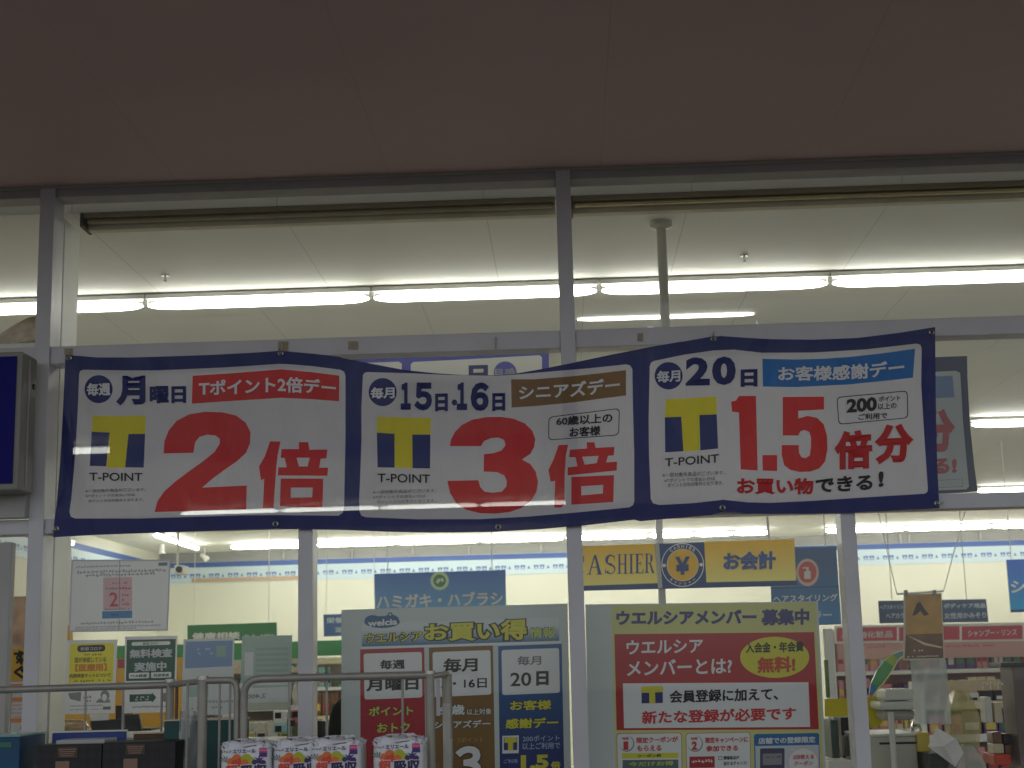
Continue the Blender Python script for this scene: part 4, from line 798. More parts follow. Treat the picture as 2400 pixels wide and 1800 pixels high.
def shelf(label, where, x0, x1, Y, dep, zs, ztop, seed, cols, back, fill=.95, hh=(.5, .9), skip=()):
    r = random.Random(seed)
    t = thing('product_shelf', label, 'shelf', ((x0+x1)/2, Y+dep/2, 0), 'shelves in the store')
    MB().box(x0, x1, Y+dep-.02, Y+dep, 0, ztop, back).build('back_panel', t)
    for x in (x0-.02, x1): MB().box(x, x+.02, Y-.0, Y+dep, 0, ztop, WHITE).build('side_panel', t)
    for k, z in enumerate(zs):
        MB().box(x0, x1, Y, Y+dep-.02, z-.02, z, WHITE).build('shelf_board', t)
        MB().box(x0, x1, Y-.006, Y, z-.035, z+.012, PM['cream'] if k % 2 else PW).build('price_rail', t)
        hmax = (zs[k+1] if k+1 < len(zs) else ztop)-z-.04; x = x0+.02; c = r.choice(cols); run = 0
        while x < x1-.12:
            if run <= 0: c = r.choice(cols); run = r.randint(1, 3); w = r.uniform(.06, .13); h = hmax*r.uniform(*hh)
            run -= 1
            if r.random() < fill:
                b = MB(); sh = r.choice(('box', 'box', 'bottle')); y0 = Y+.015+r.uniform(0, .02); d_ = min(w*.8, dep-.08)
                p = thing('product_pack', 'small %s package on the %s shelf of %s' % (c, ('lowest', 'second lowest', 'third', 'fourth', 'fifth')[k], where), 'package', (x+w/2, y0, z), 'packages on the %s' % where.replace('the ', ''))
                if sh == 'box': b.box(x, x+w*.94, y0, y0+d_, z+.001, z+h, PM[c])
                else:
                    q = Vector((x+w/2, y0+w*.45, z+.001)); b.tube([q, q+Vector((0, 0, h*.7)), q+Vector((0, 0, h*.8)), q+Vector((0, 0, h*.82)), q+Vector((0, 0, h))], w*.42, PM[c], 12, [w*.42, w*.42, w*.2, w*.22, w*.2])
                b.build('body', p, sh != 'box')
                MB().box(x+w*.14, x+w*.8, y0-.003, y0-.0005, z+h*.25, z+h*.55, PM[r.choice(('white', 'white', 'red', 'dark', 'yellow', 'green'))]).build('label', p)
            x += w*1.04
a, b = P(*G(160, 760), 12), P(*G(1480, 740), 12)
shelf('white cosmetics shelf unit with a pink header at the right', 'the cosmetics shelf at the right', a.x, a.x+5.2, 12.05, .45, (.75, 1.1, 1.42), P(*G(800, 705), 12).z-.02, 5, ('pink', 'pink', 'white', 'grey', 'brown', 'cream', 'purple'), mat('pink_backing', (196, 150, 150), .6, var=.08, scale=5))
t = sheet_at('shelf_header', 'pink shelf header in white framed sections with white words', 'shelf header', G, 800, 760, 12)
PK = mat('header_pink', (190, 72, 96), .5); s = Sheet(plane(12)); s.poly(G, [(160, 706), (2000, 670), (2004, 800), (165, 826)], PW, 'frame')
for x0, x1_ in ((176, 578), (592, 998), (1014, 1420), (1434, 1840)): s.rect(G, x0, 712-(x0-176)*.012, x1_, 812-(x0-176)*.012, PK, 'panel', .02)
s.text('男性用化粧品', G, [(206, 748, 792), (548, 738, 784)], PW, .02, 'panel'); s.text('シャンプー・リンス', G, [(1054, 734, 780), (1382, 724, 772)], PW, .02, 'panel'); s.build(t, off=.004, thick=.03)
t = sheet_at('shelf_card', 'faded pink card strip under the pink shelf header', 'shelf card', G, 900, 850, 11.98)
s = Sheet(plane(11.98)); s.poly(G, [(180, 830), (2000, 802), (2004, 905), (185, 932)], mat('card_faded_pink', (200, 160, 158), .6), 'card')
for x in (350, 880, 1060, 1500): s.greek(G, x, 835-(x-180)*.012, x+180, 858-(x-180)*.012, PK, x, 'card')
s.build(t, off=.003, thick=.004)
# pharmacy counter at the left
a, b = P(*E_(250, 900), 15.5), P(*E_(470, 900), 15.5)
x0, x1 = P(*D(1150, 920), 15.5).x, P(*E_(900, 900), 15.5).x
shelf('medicine shelf unit under a green band left of centre', 'the medicine shelf', x0, x1, 15.55, .45, (.5, .95, 1.35, 1.72), P(*E_(350, 915), 15.5).z, 9, ('white', 'brown', 'cream', 'green', 'teal', 'dark', 'white', 'grey'), mat('shelf_back_cream', (206, 200, 180), .6))
t = sheet_at('shelf_header', 'green header band over the medicine shelf', 'shelf header', E_, 200, 860, 15.5)
s = Sheet(plane(15.5)); s.poly(D, [(700, 842), (2010, 812), (2012, 925), (700, 952)], gs, 'band'); s.poly(E_, [(112, 810), (900, 788), (902, 892), (114, 912)], gs, 'band'); s.build(t, off=.004, thick=.03, back=False)
OR = mat('orange_partition', (222, 168, 62), .6, var=.06, scale=2)
t = thing('partition', 'orange yellow partition behind the notices at the lower left', 'partition', P(*D(800, 1480), 4.6))
mb = MB(); mb.prism([P(*D(x, y), 4.6) for x, y in ((330, 702), (472, 697), (474, 930), (1236, 916), (1240, 1900), (330, 1900))], .05, OR); mb.build('board', t)
MB().prism([P(*D(x, y), 4.597) for x, y in ((790, 930), (850, 928), (850, 988), (790, 990))], .002, PM['red']).build('sticker', t)
t, *_ = blk('wall_panel', 'white side panel standing behind the window casing', 'panel', D, 330, 130, 452, 690, 6.5, .05, mat('panel_white', (206, 208, 202), .6))
blk('shelf_end', 'faded brown picture shelf end left of the left mullion', 'shelf end', D, 60, 510, 290, 850, 5.0, .3, mat('faded_picture', (186, 160, 140), .6, var=.3, scale=9), down=0)
t = sheet_at('poster', 'yellow and white poster with thick black letters half hidden by the left mullion', 'poster', D, 250, 960, .7)
s = Sheet(plane(.7)); s.poly(D, [(60, 862), (300, 856), (296, 1066), (52, 1072)], mat('poster_deep_yellow', (228, 180, 50), .5, trans=.2), 'print'); s.poly(D, [(300, 856), (440, 852), (434, 1062), (296, 1066)], PAP, 'print')
s.text('す', D, [(92, 872, 962), (160, 870, 960)], BLACK, .05); s.text('ぐ', D, [(92, 972, 1062), (176, 970, 1060)], BLACK, .05); s.text('に', D, [(132, 876, 968), (206, 874, 966)], BLACK, .05); s.text('ら', D, [(362, 924, 1060), (408, 920, 1056)], BLACK, .05)
s.poly(D, [(402, 886), (434, 884), (432, 970), (416, 1034)], PM['red'], 'print'); s.build(t, thick=.003)
t = sheet_at('poster', 'white poster with orange stripes half hidden by the left mullion', 'poster', D, 180, 1250, .7)
s = Sheet(plane(.7)).poly(D, [(50, 1082), (300, 1076), (290, 1420), (40, 1426)], PAP)
for y in (1090, 1180, 1320): s.rect(D, 60, y, 292, y+36, mat('orange_stripe', (216, 140, 84), .5))
for y in (1226, 1252, 1278, 1304): s.greek(D, 70, y, 280, y+14, ORG, y)
s.ell(D, 160, 1392, 26, 30, mat('orange_stripe', (216, 140, 84), .5)); s.build(t, thick=.003)
# counter with screens
ct = thing('counter', 'pale service counter inside the lower left window', 'counter', (-1.7, 2.4, 0))
ca, cb_ = P(*L5(450, 975), 2.1), P(*L5(1900, 975), 2.1)
MB().box(ca.x, cb_.x, 2.1, 2.7, 0, ca.z-.03, mat('counter_front', (196, 190, 176), .6)).build('front', ct); MB().box(ca.x-.02, cb_.x+.02, 2.07, 2.73, ca.z-.029, ca.z, WHITE).build('top', ct, bevel=.004)
DK = mat('dark_plastic', (34, 32, 34), .45)
for lab, q in (('wide dark screen seen from behind on the counter', ((930, 836), (1268, 818), (1276, 975), (956, 975))), ('dark tilted screen beside the wide one on the counter', ((1290, 776), (1438, 768), (1478, 975), (1300, 975)))):
    t = thing('screen', lab, 'screen', P(*L5((q[0][0]+q[1][0])/2, 975), 2.25), 'dark screens on the counter')
    MB().prism([P(*L5(*c), 2.2) for c in q], .03, DK).build('housing', t, bevel=.004); c = P(*L5((q[2][0]+q[3][0])/2, 900), 2.24)
    MB().box(c.x-.03, c.x+.03, 2.235, 2.262, ca.z, c.z, DK).build('stand', t); MB().box(c.x-.1, c.x+.1, 2.22, 2.4, ca.z+.001, ca.z+.012, DK).build('foot', t)
blk('printer', 'small dark printer behind the screens', 'printer', L5, 1198, 682, 1272, 975, 2.45, .2, DK)
t = thing('paper', 'white sheet of paper leaning on the wide dark screen', 'paper', P(*L5(1030, 800), 2.19)); MB().prism([P(*L5(*c), 2.185) for c in ((925, 772), (1128, 766), (1128, 830), (945, 840))], .004, PAP).build('sheet', t)
def bag(name, label, K, x0, y0, x1, y1, Y, dep, m, seed, extra=None):
    r = random.Random(seed); a, b = P(*K(x0, y0), Y), P(*K(x1, y1), Y); t = thing(name, label, 'bag', ((a.x+b.x)/2, Y+dep/2, b.z)); mb = MB(); n, k = 28, 9; vs = []
    for j in range(k+1):
        z = j/k; prof = (math.sin(math.pi*min(1, z*.8+.15)))**.45
        for i in range(n):
            ph = 2*math.pi*i/n; e = lambda v: math.copysign(abs(v)**.55, v); j_ = 1+r.uniform(-.05, .05)
            vs.append(Vector(((a.x+b.x)/2+(b.x-a.x)/2*e(math.cos(ph))*prof*j_, Y+dep/2+dep/2*e(math.sin(ph))*prof*j_, b.z+(a.z-b.z)*(z+r.uniform(-.03, .03)))))
    mb.add(vs, [(j*n+i, j*n+(i+1) % n, (j+1)*n+(i+1) % n, (j+1)*n+i) for j in range(k) for i in range(n)]+[tuple(range(k*n, (k+1)*n)), tuple(range(n))[::-1]], m); mb.build('bag', t, True); return t
bag('snack_bag', 'shiny brown packet lying on the counter left of the screens', L5, 545, 832, 872, 975, 2.3, .12, mat('brown_packet', (150, 124, 92), .25, var=.35, scale=14), 3)

a, b = P(*D(1228, 940), 7.0), P(*D(2040, 930), 7.0)
shelf('low shelf unit of pale goods behind the posters seen from behind', 'the low shelf behind the pale posters', a.x, b.x, 7.0, .4, (.55, .95, 1.3, 1.62), a.z, 21, ('white', 'cream', 'teal', 'yellow', 'white', 'pink', 'blue'), mat('shelf_back_cream', (206, 200, 180), .6))
a, b = P(*M_(1130, 640), 3.6), P(*M_(2500, 620), 3.6)
shelf('beige shelf unit crammed with small goods behind the clear plastic at the right', 'the beige shelf at the right', a.x, b.x, 3.6, .35, (.6, .85, 1.1, 1.3), a.z, 33, ('pink', 'cream', 'brown', 'white', 'dark', 'purple', 'red', 'grey'), mat('shelf_back_beige', (196, 178, 150), .6, var=.1, scale=8), hh=(.6, .95))
# right hand corner inside the window
blk('board', 'narrow white display panel right of the membership board', 'panel', M_, 55, 62, 192, 810, 3.0, .06, mat('panel_white', (206, 208, 202), .6), down=0)
blk('leaf_banner', 'narrow dark green strip beside the white display panel', 'banner', M_, 52, 400, 122, 805, 2.2, .01, mat('strip_green', (92, 112, 62), .6, var=.2, scale=30))
t = thing('desk_banner', 'bright yellow sheet hanging behind the right mullion', 'sheet', P(*M_(370, 1010), 1.1))
MB().prism([P(*M_(*c), 1.1) for c in ((60, 824), (650, 798), (690, 1070), (600, 1140), (555, 1136), (530, 1006), (60, 1012))], .006, mat('sheet_yellow', (226, 212, 36), .5, trans=.2)).build('sheet', t)
blk('bin', 'dark green bin under the yellow sheet', 'bin', M_, 118, 1050, 228, 1470, 1.2, .2, mat('bin_green', (52, 72, 66), .4)); blk('case', 'black case beside the dark green bin', 'case', M_, 232, 1022, 420, 1490, 1.35, .2, DK)
blk('device', 'small grey device in front of the black case', 'device', M_, 268, 1220, 322, 1440, 1.25, .06, GREY); blk('box', 'white box lid at the foot of the right mullion', 'box', M_, 100, 1492, 372, 1800, 1.0, .25, PM['white'])
WP = mat('white_plastic', (214, 214, 208), .35)
t = thing('label_printer', 'white receipt machine on a white pole at the right', 'machine', P(*M_(830, 1080), .9))
a = P(*M_(640, 860), .9); b = P(*M_(1032, 712), .9); c = P(*M_(640, 1060), .9)
MB().box(P(*M_(664, 0), .9).x, b.x, .9, 1.12, P(*M_(0+700, 852), .9).z+.004, P(*M_(850, 716), .9).z, WP).build('lid', t, bevel=.008); MB().box(a.x, b.x+.01, .88, 1.14, P(*M_(700, 940), .9).z, P(*M_(700, 852), .9).z, WP).build('tray', t, bevel=.012)
MB().box(P(*M_(690, 900), .9).x, b.x, .92, 1.1, c.z, P(*M_(700, 940), .9).z-.001, mat('grey_plastic', (176, 174, 166), .4)).build('base', t, bevel=.02)
pl = P(*M_(772, 960), .86); MB().tube([(pl.x, .86, pl.z), (pl.x, .86, 0)], .0135, WP, 14).build('pole', t, True)
t, x0, x1, z0, z1 = blk('cabinet', 'white low cabinet with a dark slot under the receipt machine', 'cabinet', M_, 440, 1236, 1086, 1800, .95, .4, mat('cabinet_white', (190, 188, 176), .5), down=0)
MB().box(x0, x1+.006, .942, 1.36, z1+.001, z1+.012, WP).build('top', t, bevel=.003); on_face(t, P(*M_(560, 0), .95).x, P(*M_(1000, 0), .95).x, P(*M_(780, 1312), .95).z, P(*M_(780, 1288), .95).z, .95, DK, 'slot')
t = thing('vinyl_sheet', 'hanging milky vinyl screen under the brown poster', 'screen', P(*M_(1200, 740), .6)); mb = MB(); n = 14; vs = []
for j in range(n+1):
    for i in range(n+1):
        u, v = i/n, j/n; x = 980+60*v+(390+0*v)*u; y = 398+690*v; vs.append(P(*M_(x, y), .6+.02*math.sin(u*9+v*3)))
mb.add(vs, [(j*(n+1)+i, j*(n+1)+i+1, (j+1)*(n+1)+i+1, (j+1)*(n+1)+i) for j in range(n) for i in range(n)], film('milky_vinyl', (198, 204, 200), .72, .2)); mb.build('sheet', t, True)
t = bag('plastic_bag', 'large clear yellowish plastic bag at the lower right', M_, 1440, 748, 1800, 1390, .7, .25, film('yellowish_film', (196, 186, 120), .45, .12), 8)
t = bag('plastic_bag', 'crumpled whitish plastic bag at the bottom right', M_, 1480, 1330, 1860, 1800, .6, .25, film('white_film', (196, 200, 190), .5, .12), 12)
t = bag('foil_bag', 'small crumpled silver bag by the white cabinet', M_, 1005, 1070, 1125, 1240, 1.0, .08, mat('foil', (215, 212, 200), .15, .8), 4)
blk('box', 'yellow box beside the white cabinet', 'box', M_, 1052, 1184, 1204, 1390, .93, .2, PM['yellow'])
t = thing('paper', 'large creased white paper tilted at the bottom right', 'paper', P(*M_(1360, 1350), .55)); mb = MB()
q = [P(*M_(*c), .55+d) for c, d in (((1265, 1128), .05), ((1480, 1250), 0), ((1562, 1400), .06), ((1470, 1556), .0), ((1175, 1335), .04), ((1350, 1330), -.03))]
mb.add(q, [(0, 1, 5), (1, 2, 5), (2, 3, 5), (3, 4, 5), (4, 0, 5)], PAP); mb.build('sheet', t)
blk('basket', 'dark wire basket behind the creased paper', 'basket', M_, 1180, 1410, 1520, 1800, .8, .3, mat('basket_dark', (70, 72, 68), .5, var=.4, scale=40))
t, *_ = blk('display_stand', 'purple brown display stand at the right edge of the window', 'stand', M_, 2085, 470, 2420, 1800, .8, .2, mat('stand_mauve', (116, 100, 98), .5, var=.15, scale=6), down=0)
blk('box', 'small dark box on top of the purple brown stand', 'box', M_, 1962, 430, 2240, 470, .78, .2, DK); blk('box', 'red and orange box low at the right edge', 'box', M_, 1890, 1420, 2080, 1535, .85, .2, mat('red_orange', (206, 74, 46), .45))
for i, (x0, y0, x1, y1, c) in enumerate(((1870, 1180, 1980, 1300, 'brown'), (1985, 1200, 2080, 1310, 'dark'), (1880, 1305, 2000, 1410, 'cream'), (2005, 1315, 2082, 1412, 'brown'), (1790, 800, 1880, 1080, 'white'), (1885, 860, 1990, 1080, 'cream'))):
    blk('product_pack', ('brown package above the red box', 'dark package against the purple brown stand', 'cream package on the red box', 'little brown package on the red box near the stand', 'tall white package left of the stand', 'tall cream package touching the stand')[i], 'package', M_, x0, y0, x1, y1, .87, .1, PM[c])
for i in range(3):
    p0 = P(*M_(1770+i*82, 715), .8); t = thing('hook', 'white wire display hook, %s of three left of the stand' % ORD[i], 'hook', p0, 'display hooks'); d = .028
    MB().tube([p0, p0+Vector((0, 0, d)), p0+Vector((d*.7, 0, d)), p0+Vector((d*.7, 0, d*.6))], .0035, WHITE, 6).build('wire', t)
# curved green display piece
t = thing('display_arch', 'curved green and yellow plastic arch left of the brown poster', 'display', P(*M_(700, 560), .95))
pts = [(545, 770), (570, 660), (640, 520), (720, 410), (800, 345), (905, 305)]; gcol = [mat('arch_blue', (90, 140, 190), .3), mat('arch_green', (96, 170, 110), .3), mat('arch_green', (96, 170, 110), .3), mat('arch_lime', (176, 200, 84), .3), mat('arch_aqua', (120, 170, 176), .3)]
for i in range(5):
    a, b = P(*M_(*pts[i]), .95), P(*M_(*pts[i+1]), .95); w0 = (.008, .018, .024, .023, .016, .008)
    d = (b-a).normalized(); n_ = Vector((d.z, 0, -d.x)); mb = MB()
    vs = [a-n_*.3*w0[i]+Vector((0, -.006, 0)), b-n_*.3*w0[i+1]+Vector((0, -.006, 0)), b+n_*2*w0[i+1], a+n_*2*w0[i]]
    mb.prism(vs, .02, gcol[i]); mb.build('segment', t)
    MB().tube([a+n_*2*w0[i]+Vector((0, -.004, 0)), b+n_*2*w0[i+1]+Vector((0, -.004, 0))], .004, mat('arch_rim', (226, 226, 150), .25), 6).build('rim', t)
# bits on the medicine side
for lab, cat, q, Y, dep, m in (('dark purple packet behind the cage posts', 'packet', (130, 785, 318, 1060), 3.2, .1, mat('packet_purple', (74, 52, 78), .35, var=.3, scale=20)), ('white bottle with red print behind the cage posts', 'bottle', (322, 750, 480, 1060), 3.1, .1, PM['white']),
    ('white payment terminal with a small dark window', 'terminal', (1265, 684, 1512, 925), 3.2, .1, PM['white']), ('pale blue box under the payment terminal', 'box', (1266, 928, 1512, 1090), 3.15, .15, mat('pale_blue_box', (150, 192, 200), .4)),
    ('crumpled pink and red packet right of the payment terminal', 'packet', (1585, 664, 1738, 920), 3.3, .1, mat('packet_pink', (172, 100, 96), .35, var=.4, scale=25)), ('olive packet below the pink and red one', 'packet', (1592, 924, 1745, 1200), 3.3, .1, mat('packet_olive', (96, 104, 74), .35, var=.3, scale=25)), ('dark green roll standing by the payment terminal', 'roll', (1520, 824, 1588, 1200), 3.05, .06, mat('roll_green', (48, 96, 82), .4))):
    t, x0, x1, z0, z1 = blk(cat.replace(' ', '_'), lab, cat, N_, *q, Y, dep, m, bev=.008)
    if 'bottle' in lab: on_face(t, x0+.01, x1-.01, z0+.05, z0+.075, Y, RED)
    if 'terminal' in lab: on_face(t, x0+.012, x0+.05, z1-.045, z1-.01, Y, DK, 'display')
blk('box', 'small cream box near the pale poster below the railing', 'box', N_, 770, 900, 1090, 1065, 3.3, .12, mat('cream_print', (196, 196, 180), .5, var=.2, scale=30))
t = thing('table', 'plain table under the payment terminal', 'table', (P(*N_(800, 1200), 3.2).x, 3.25, 0)); a, b = P(*N_(100, 1068), 3.05), P(*N_(1760, 1200), 3.05)
MB().box(a.x, b.x, 3.0, 3.5, b.z-.03, b.z-.002, WHITE).build('top', t)
for x in (a.x+.03, b.x-.06):
    for y in (3.03, 3.44): MB().box(x, x+.03, y, y+.03, 0, b.z-.031, ALU).build('leg', t)
ch = thing('chair', 'black chair with a tall rounded back left of the bargain board', 'chair', P(*E_(470, 1440), 1.4)); mb = MB()
q = [P(*E_(x, y), 1.4) for x, y in ((338, 1400), (345, 1320), (366, 1250), (398, 1205), (440, 1186), (500, 1186), (545, 1210), (575, 1260), (590, 1340), (592, 1700), (340, 1700))]; mb.prism(q, .08, mat('black_upholstery', (26, 25, 24), .8)); mb.build('backrest', ch, bevel=.02)
c = P(*E_(465, 1600), 1.4); MB().box(c.x-.22, c.x+.22, 1.5, 1.95, .45, .53, mat('black_upholstery', (26, 25, 24), .8)).build('seat', ch, bevel=.02); MB().tube([(c.x, 1.72, .449), (c.x, 1.72, .06)], .03, DK, 12).build('post', ch); MB().box(c.x-.02, c.x+.02, 1.482, 1.5, .5, c.z+.1, DK).build('bracket', ch)
for k in range(5): MB().tube([(c.x, 1.72, .08), (c.x+.28*math.cos(k*1.257), 1.72+.28*math.sin(k*1.257), .04)], .018, DK, 8).build('leg', ch)
blk('box', 'black box on the floor display left of the black chair', 'box', E_, 262, 1345, 336, 1700, 3.6, .3, DK, down=0)
# spotlight, camera on its drop rod, small things under the ceiling
p = PZ(*D(1372, 176), ZC); sp = thing('spotlight', 'small white ceiling spotlight on a stem in the lower left window', 'spotlight', p)
Ys = p.y; MB().tube([p, P(*D(1372, 222), Ys)], .012, WHITE, 8).build('stem', sp); MB().tube([P(*D(1352, 228), Ys), P(*D(1386, 258), Ys-.05)], .04, WHITE, 14, [.035, .05]).build('head', sp, True)
a = P(*D(1190, 300), 8.0); cm = thing('security_camera', 'white camera on a long white drop rod in the lower left window', 'camera', a)
MB().tube([(a.x, a.y, ZC), (a.x, a.y, a.z)], .012, WHITE, 8).build('rod', cm); b = P(*D(1232, 360), 8.0); MB().box(a.x-.02, b.x, 7.95, 8.2, b.z, a.z, WHITE).build('housing', cm, bevel=.01)
MB().tube([((a.x+b.x)/2, 7.951, (a.z+b.z)/2), ((a.x+b.x)/2, 7.93, (a.z+b.z)/2)], .03, DK, 14).build('lens', cm, True)
p = PZ(*D(1085, 160), ZC); dt = thing('ceiling_fitting', 'small white fitting on the ceiling left of the drop rod', 'fitting', p); MB().tube([p, p-Vector((0, 0, .1)), p-Vector((0, 0, .14))], .04, WHITE, 12, [.04, .04, .06]).build('body', dt, True)

# ------------------------------------------------------------------ roll cages and goods outside the window
YC = -.72
CR_, CT, CBar = .0125, .017, .0042
def down(p): return Vector((p.x, p.y, .16))
def base(t, x0, x1, y0, y1):
    MB().box(x0, x1, y0, y1, .13, .16, STEEL).build('base_plate', t)
    for x in (x0+.06, x1-.06):
        for y in (y0+.06, y1-.06):
            w = MB().tube([(x-.015, y, .065), (x+.015, y, .065)], .062, BLACK, 16).build('castor', t, True)
            MB().box(x-.025, x+.025, y-.02, y+.02, .128, .1295, STEEL).build('castor_plate', t)
def bars(t, K, xs, y, Y):
    for x in xs: p = P(*K(x, y), Y); MB().tube([p, down(p)], CBar, STEEL, 8).build('bar', t)
t = thing('roll_cage', 'steel roll cage with a straight top rail in front of the left mullion', 'roll cage', (P(*L5(900, 500), YC).x, YC, 0), 'roll cages outside the window')
MB().tube([P(*L5(-900, 545), YC), P(*L5(1745, 466), YC)], CR_, STEEL, 12).build('top_rail', t, True); bars(t, L5, (-660, -270, 115, 510, 890, 1280, 1678), 500, YC)
e0 = P(*L5(1766, 428), YC); MB().tube([e0, down(e0)], .0145, STEEL, 12).build('end_post', t, True); MB().tube([e0-Vector((0, 0, .004)), e0+Vector((0, 0, .008))], .018, mat('bright_steel', (190, 188, 182), .25, .8), 12).build('post_cap', t, True)
e1 = P(*L5(2100, 420), YC-.3); MB().tube([e0-Vector((0, 0, .012)), P(*L5(2050, 432), YC-.25)], .0105, STEEL, 10).build('side_rail', t, True); base(t, P(*L5(-900, 500), YC).x, e0.x, YC-.7, YC)
for x in (1835,): p = P(*L5(x, 450), YC-.05); MB().tube([p, down(p)], CBar*1.3, mat('brown_bar', (110, 84, 54), .5), 8).build('bar', t)
Y2_ = YC-.3
t = thing('roll_cage', 'narrow steel roll cage side with a thick post and rounded right corner', 'roll cage', (P(*L6(360, 300), Y2_).x, Y2_, 0), 'roll cages outside the window')
p = P(*L6(238, 288), Y2_); MB().tube([p, down(p)], .0165, STEEL, 14).build('thick_post', t, True); MB().tube([p-Vector((0, 0, .003)), p+Vector((0, 0, .009))], .0185, MATS['bright_steel'], 14).build('post_cap', t, True)
cv_ = [P(*L6(x, y), Y2_) for x, y in ((255, 300), (440, 297), (462, 303), (480, 325), (490, 360), (494, 420))]; MB().tube(cv_+[down(cv_[-1])], .0115, STEEL, 12).build('bent_rail', t, True); bars(t, L6, (126, 364, 441), 320, Y2_); base(t, P(*L6(60, 300), Y2_).x, cv_[-1].x, Y2_-.5, Y2_+.1)
Y3_ = YC-.32
t = thing('roll_cage', 'steel roll cage with a rounded left corner behind the kitchen roll packs', 'roll cage', (P(*L6(1200, 300), Y3_).x, Y3_, 0), 'roll cages outside the window')
cv_ = [P(*L6(x, y), Y3_) for x, y in ((542, 470), (545, 390), (558, 345), (585, 312), (620, 294), (670, 286), (1895, 259))]; MB().tube([down(cv_[0])]+cv_, .0125, STEEL, 12).build('bent_rail', t, True); bars(t, L6, (878, 1156, 1716), 290, Y3_)
p = P(*L6(1918, 246), Y3_); MB().tube([p, down(p)], .0155, STEEL, 14).build('end_post', t, True); MB().tube([p-Vector((0, 0, .003)), p+Vector((0, 0, .008))], .018, MATS['bright_steel'], 14).build('post_cap', t, True)
p2 = P(*L6(2045, 252), Y3_+.25); MB().tube([p-Vector((0, 0, .01)), p2], .0105, STEEL, 10).build('side_rail', t, True); MB().tube([p2, down(p2)], .017, STEEL, 14).build('rear_post', t, True)
a, b = P(*L6(1968, 290), Y3_+.1), P(*L6(2006, 560), Y3_+.1); MB().box(a.x, a.x+.012, Y3_+.08, Y3_+.1, b.z, a.z, ALU).build('hinge_strip', t); MB().box(a.x+.02, a.x+.045, Y3_+.09, Y3_+.11, P(*L6(1990, 948), Y3_+.1).z-.3, P(*L6(1990, 470), Y3_+.1).z, mat('label_strip', (184, 182, 174), .6, var=.1, scale=30)).build('label_strip', t)
a, b = P(*L6(2052, 730), Y3_+.22), P(*L6(2052, 890), Y3_+.22); MB().tube([a, a+Vector((.012, -.02, -.004)), b+Vector((.012, -.02, .004)), b], .005, MATS['bright_steel'], 8).build('handle', t, True); base(t, cv_[0].x, p2.x, Y3_-.45, Y3_+.3)
zsh = P(*L6(1000, 900), -1.2).z-.2

# cartons and boxes in the cages
CK = mat('carton_black', (30, 27, 30), .5); n, l = CK.node_tree.nodes, CK.node_tree.links
chk = n.new('ShaderNodeTexChecker'); chk.inputs['Scale'].default_value = 46; chk.inputs[1].default_value = (.016, .014, .017, 1); chk.inputs[2].default_value = (.009, .008, .009, 1); tcn = n.new('ShaderNodeTexCoord'); mpn = n.new('ShaderNodeMapping'); mpn.inputs['Rotation'].default_value = (0, R(45), 0)
l.new(tcn.outputs['Object'], mpn.inputs[0]); l.new(mpn.outputs[0], chk.inputs[0]); l.new(chk.outputs[0], n['Principled BSDF'].inputs['Base Color'])
LB = mat('carton_label_brown', (74, 58, 52), .5); LT = mat('carton_label_tan', (142, 112, 92), .5)
Yk = -.98
def carton(label, q, labs):
    t = thing('carton', label, 'carton', P(*L5((q[0][0]+q[1][0])/2, 1300), Yk), 'black cartons in the left cage'); f = [P(*L5(*c), Yk) for c in q]; z0 = f[0].z-.26
    mb = MB(); x0, x1 = f[0].x, f[1].x; mb.box(x0, x1, Yk, Yk+.2, z0, f[0].z, CK); mb.build('carton', t, bevel=.003)
    for a0, b0_, a1, b1, m in labs:
        a, b = P(*L5(a0, b0_), Yk), P(*L5(a1, b1), Yk); on_face(t, a.x, b.x, b.z, a.z, Yk, m)
    for a0, b0_, a1, b1, m in labs[:1]:
        for k in range(4):
            a, b = P(*L5(a0+12+k*6, b0_+18+k*22), Yk), P(*L5(a1-14-k*9, b0_+26+k*22), Yk); MB().box(a.x, b.x, Yk-.0035, Yk-.003, b.z, a.z, LT).build('label_text', t)
    return t, x0, x1, z0
t1, xa, xb, zc0 = carton('black carton with a tan label, left of the pair in the left cage', ((376, 1092), (1056, 1092)), ((600, 1112, 806, 1218, LB), (578, 1258, 716, 1420, LT)))
t2, xc, xd, _ = carton('black carton with a faint emblem, right of the pair in the left cage', ((1064, 1066), (1822, 1066)), ((1308, 1082, 1506, 1186, LB), (1283, 1232, 1424, 1420, LT)))
MB().tube([P(*L5(1592+k*2, 1120+0), Yk-.0005) if k else P(*L5(1590, 1120), Yk-.0005) for k in (0, 40)], .0012, LB, 5).build('emblem', t2)
for x, y, x2, y2 in ((1640, 1110, 1640, 1250), (1600, 1150, 1690, 1146), (1600, 1190, 1690, 1186), (1610, 1240, 1680, 1236)): MB().tube([P(*L5(x, y), Yk-.0005), P(*L5(x2, y2), Yk-.0005)], .0016, LB, 5).build('emblem', t2)
st = thing('shelf_board', 'steel shelf carrying the cartons in the left cage', 'shelf', ((xa+xd)/2, Yk+.1, zc0)); MB().box(xa-.35, xd+.05, Yk-.02, Yk+.24, zc0-.03, zc0-.001, STEEL).build('board', st)
for x in (xa-.3, xd): MB().box(x, x+.03, Yk+.2, Yk+.23, .16, zc0-.031, STEEL).build('leg', st)
def crate(name, label, q, Y, dep, m, edge=None, dn=.3):
    f0, f1 = P(*L5(*q[0]), Y), P(*L5(*q[1]), Y); t = thing(name, label, 'box', ((f0.x+f1.x)/2, Y, f0.z-dn)); MB().box(f0.x, f1.x, Y, Y+dep, f0.z-dn, f0.z, m).build('body', t, bevel=.003)
    if edge: MB().box(f0.x-.002, f1.x+.002, Y-.003, Y+dep+.003, f0.z+.0005, f0.z+.006, edge).build('rim', t)
    return t
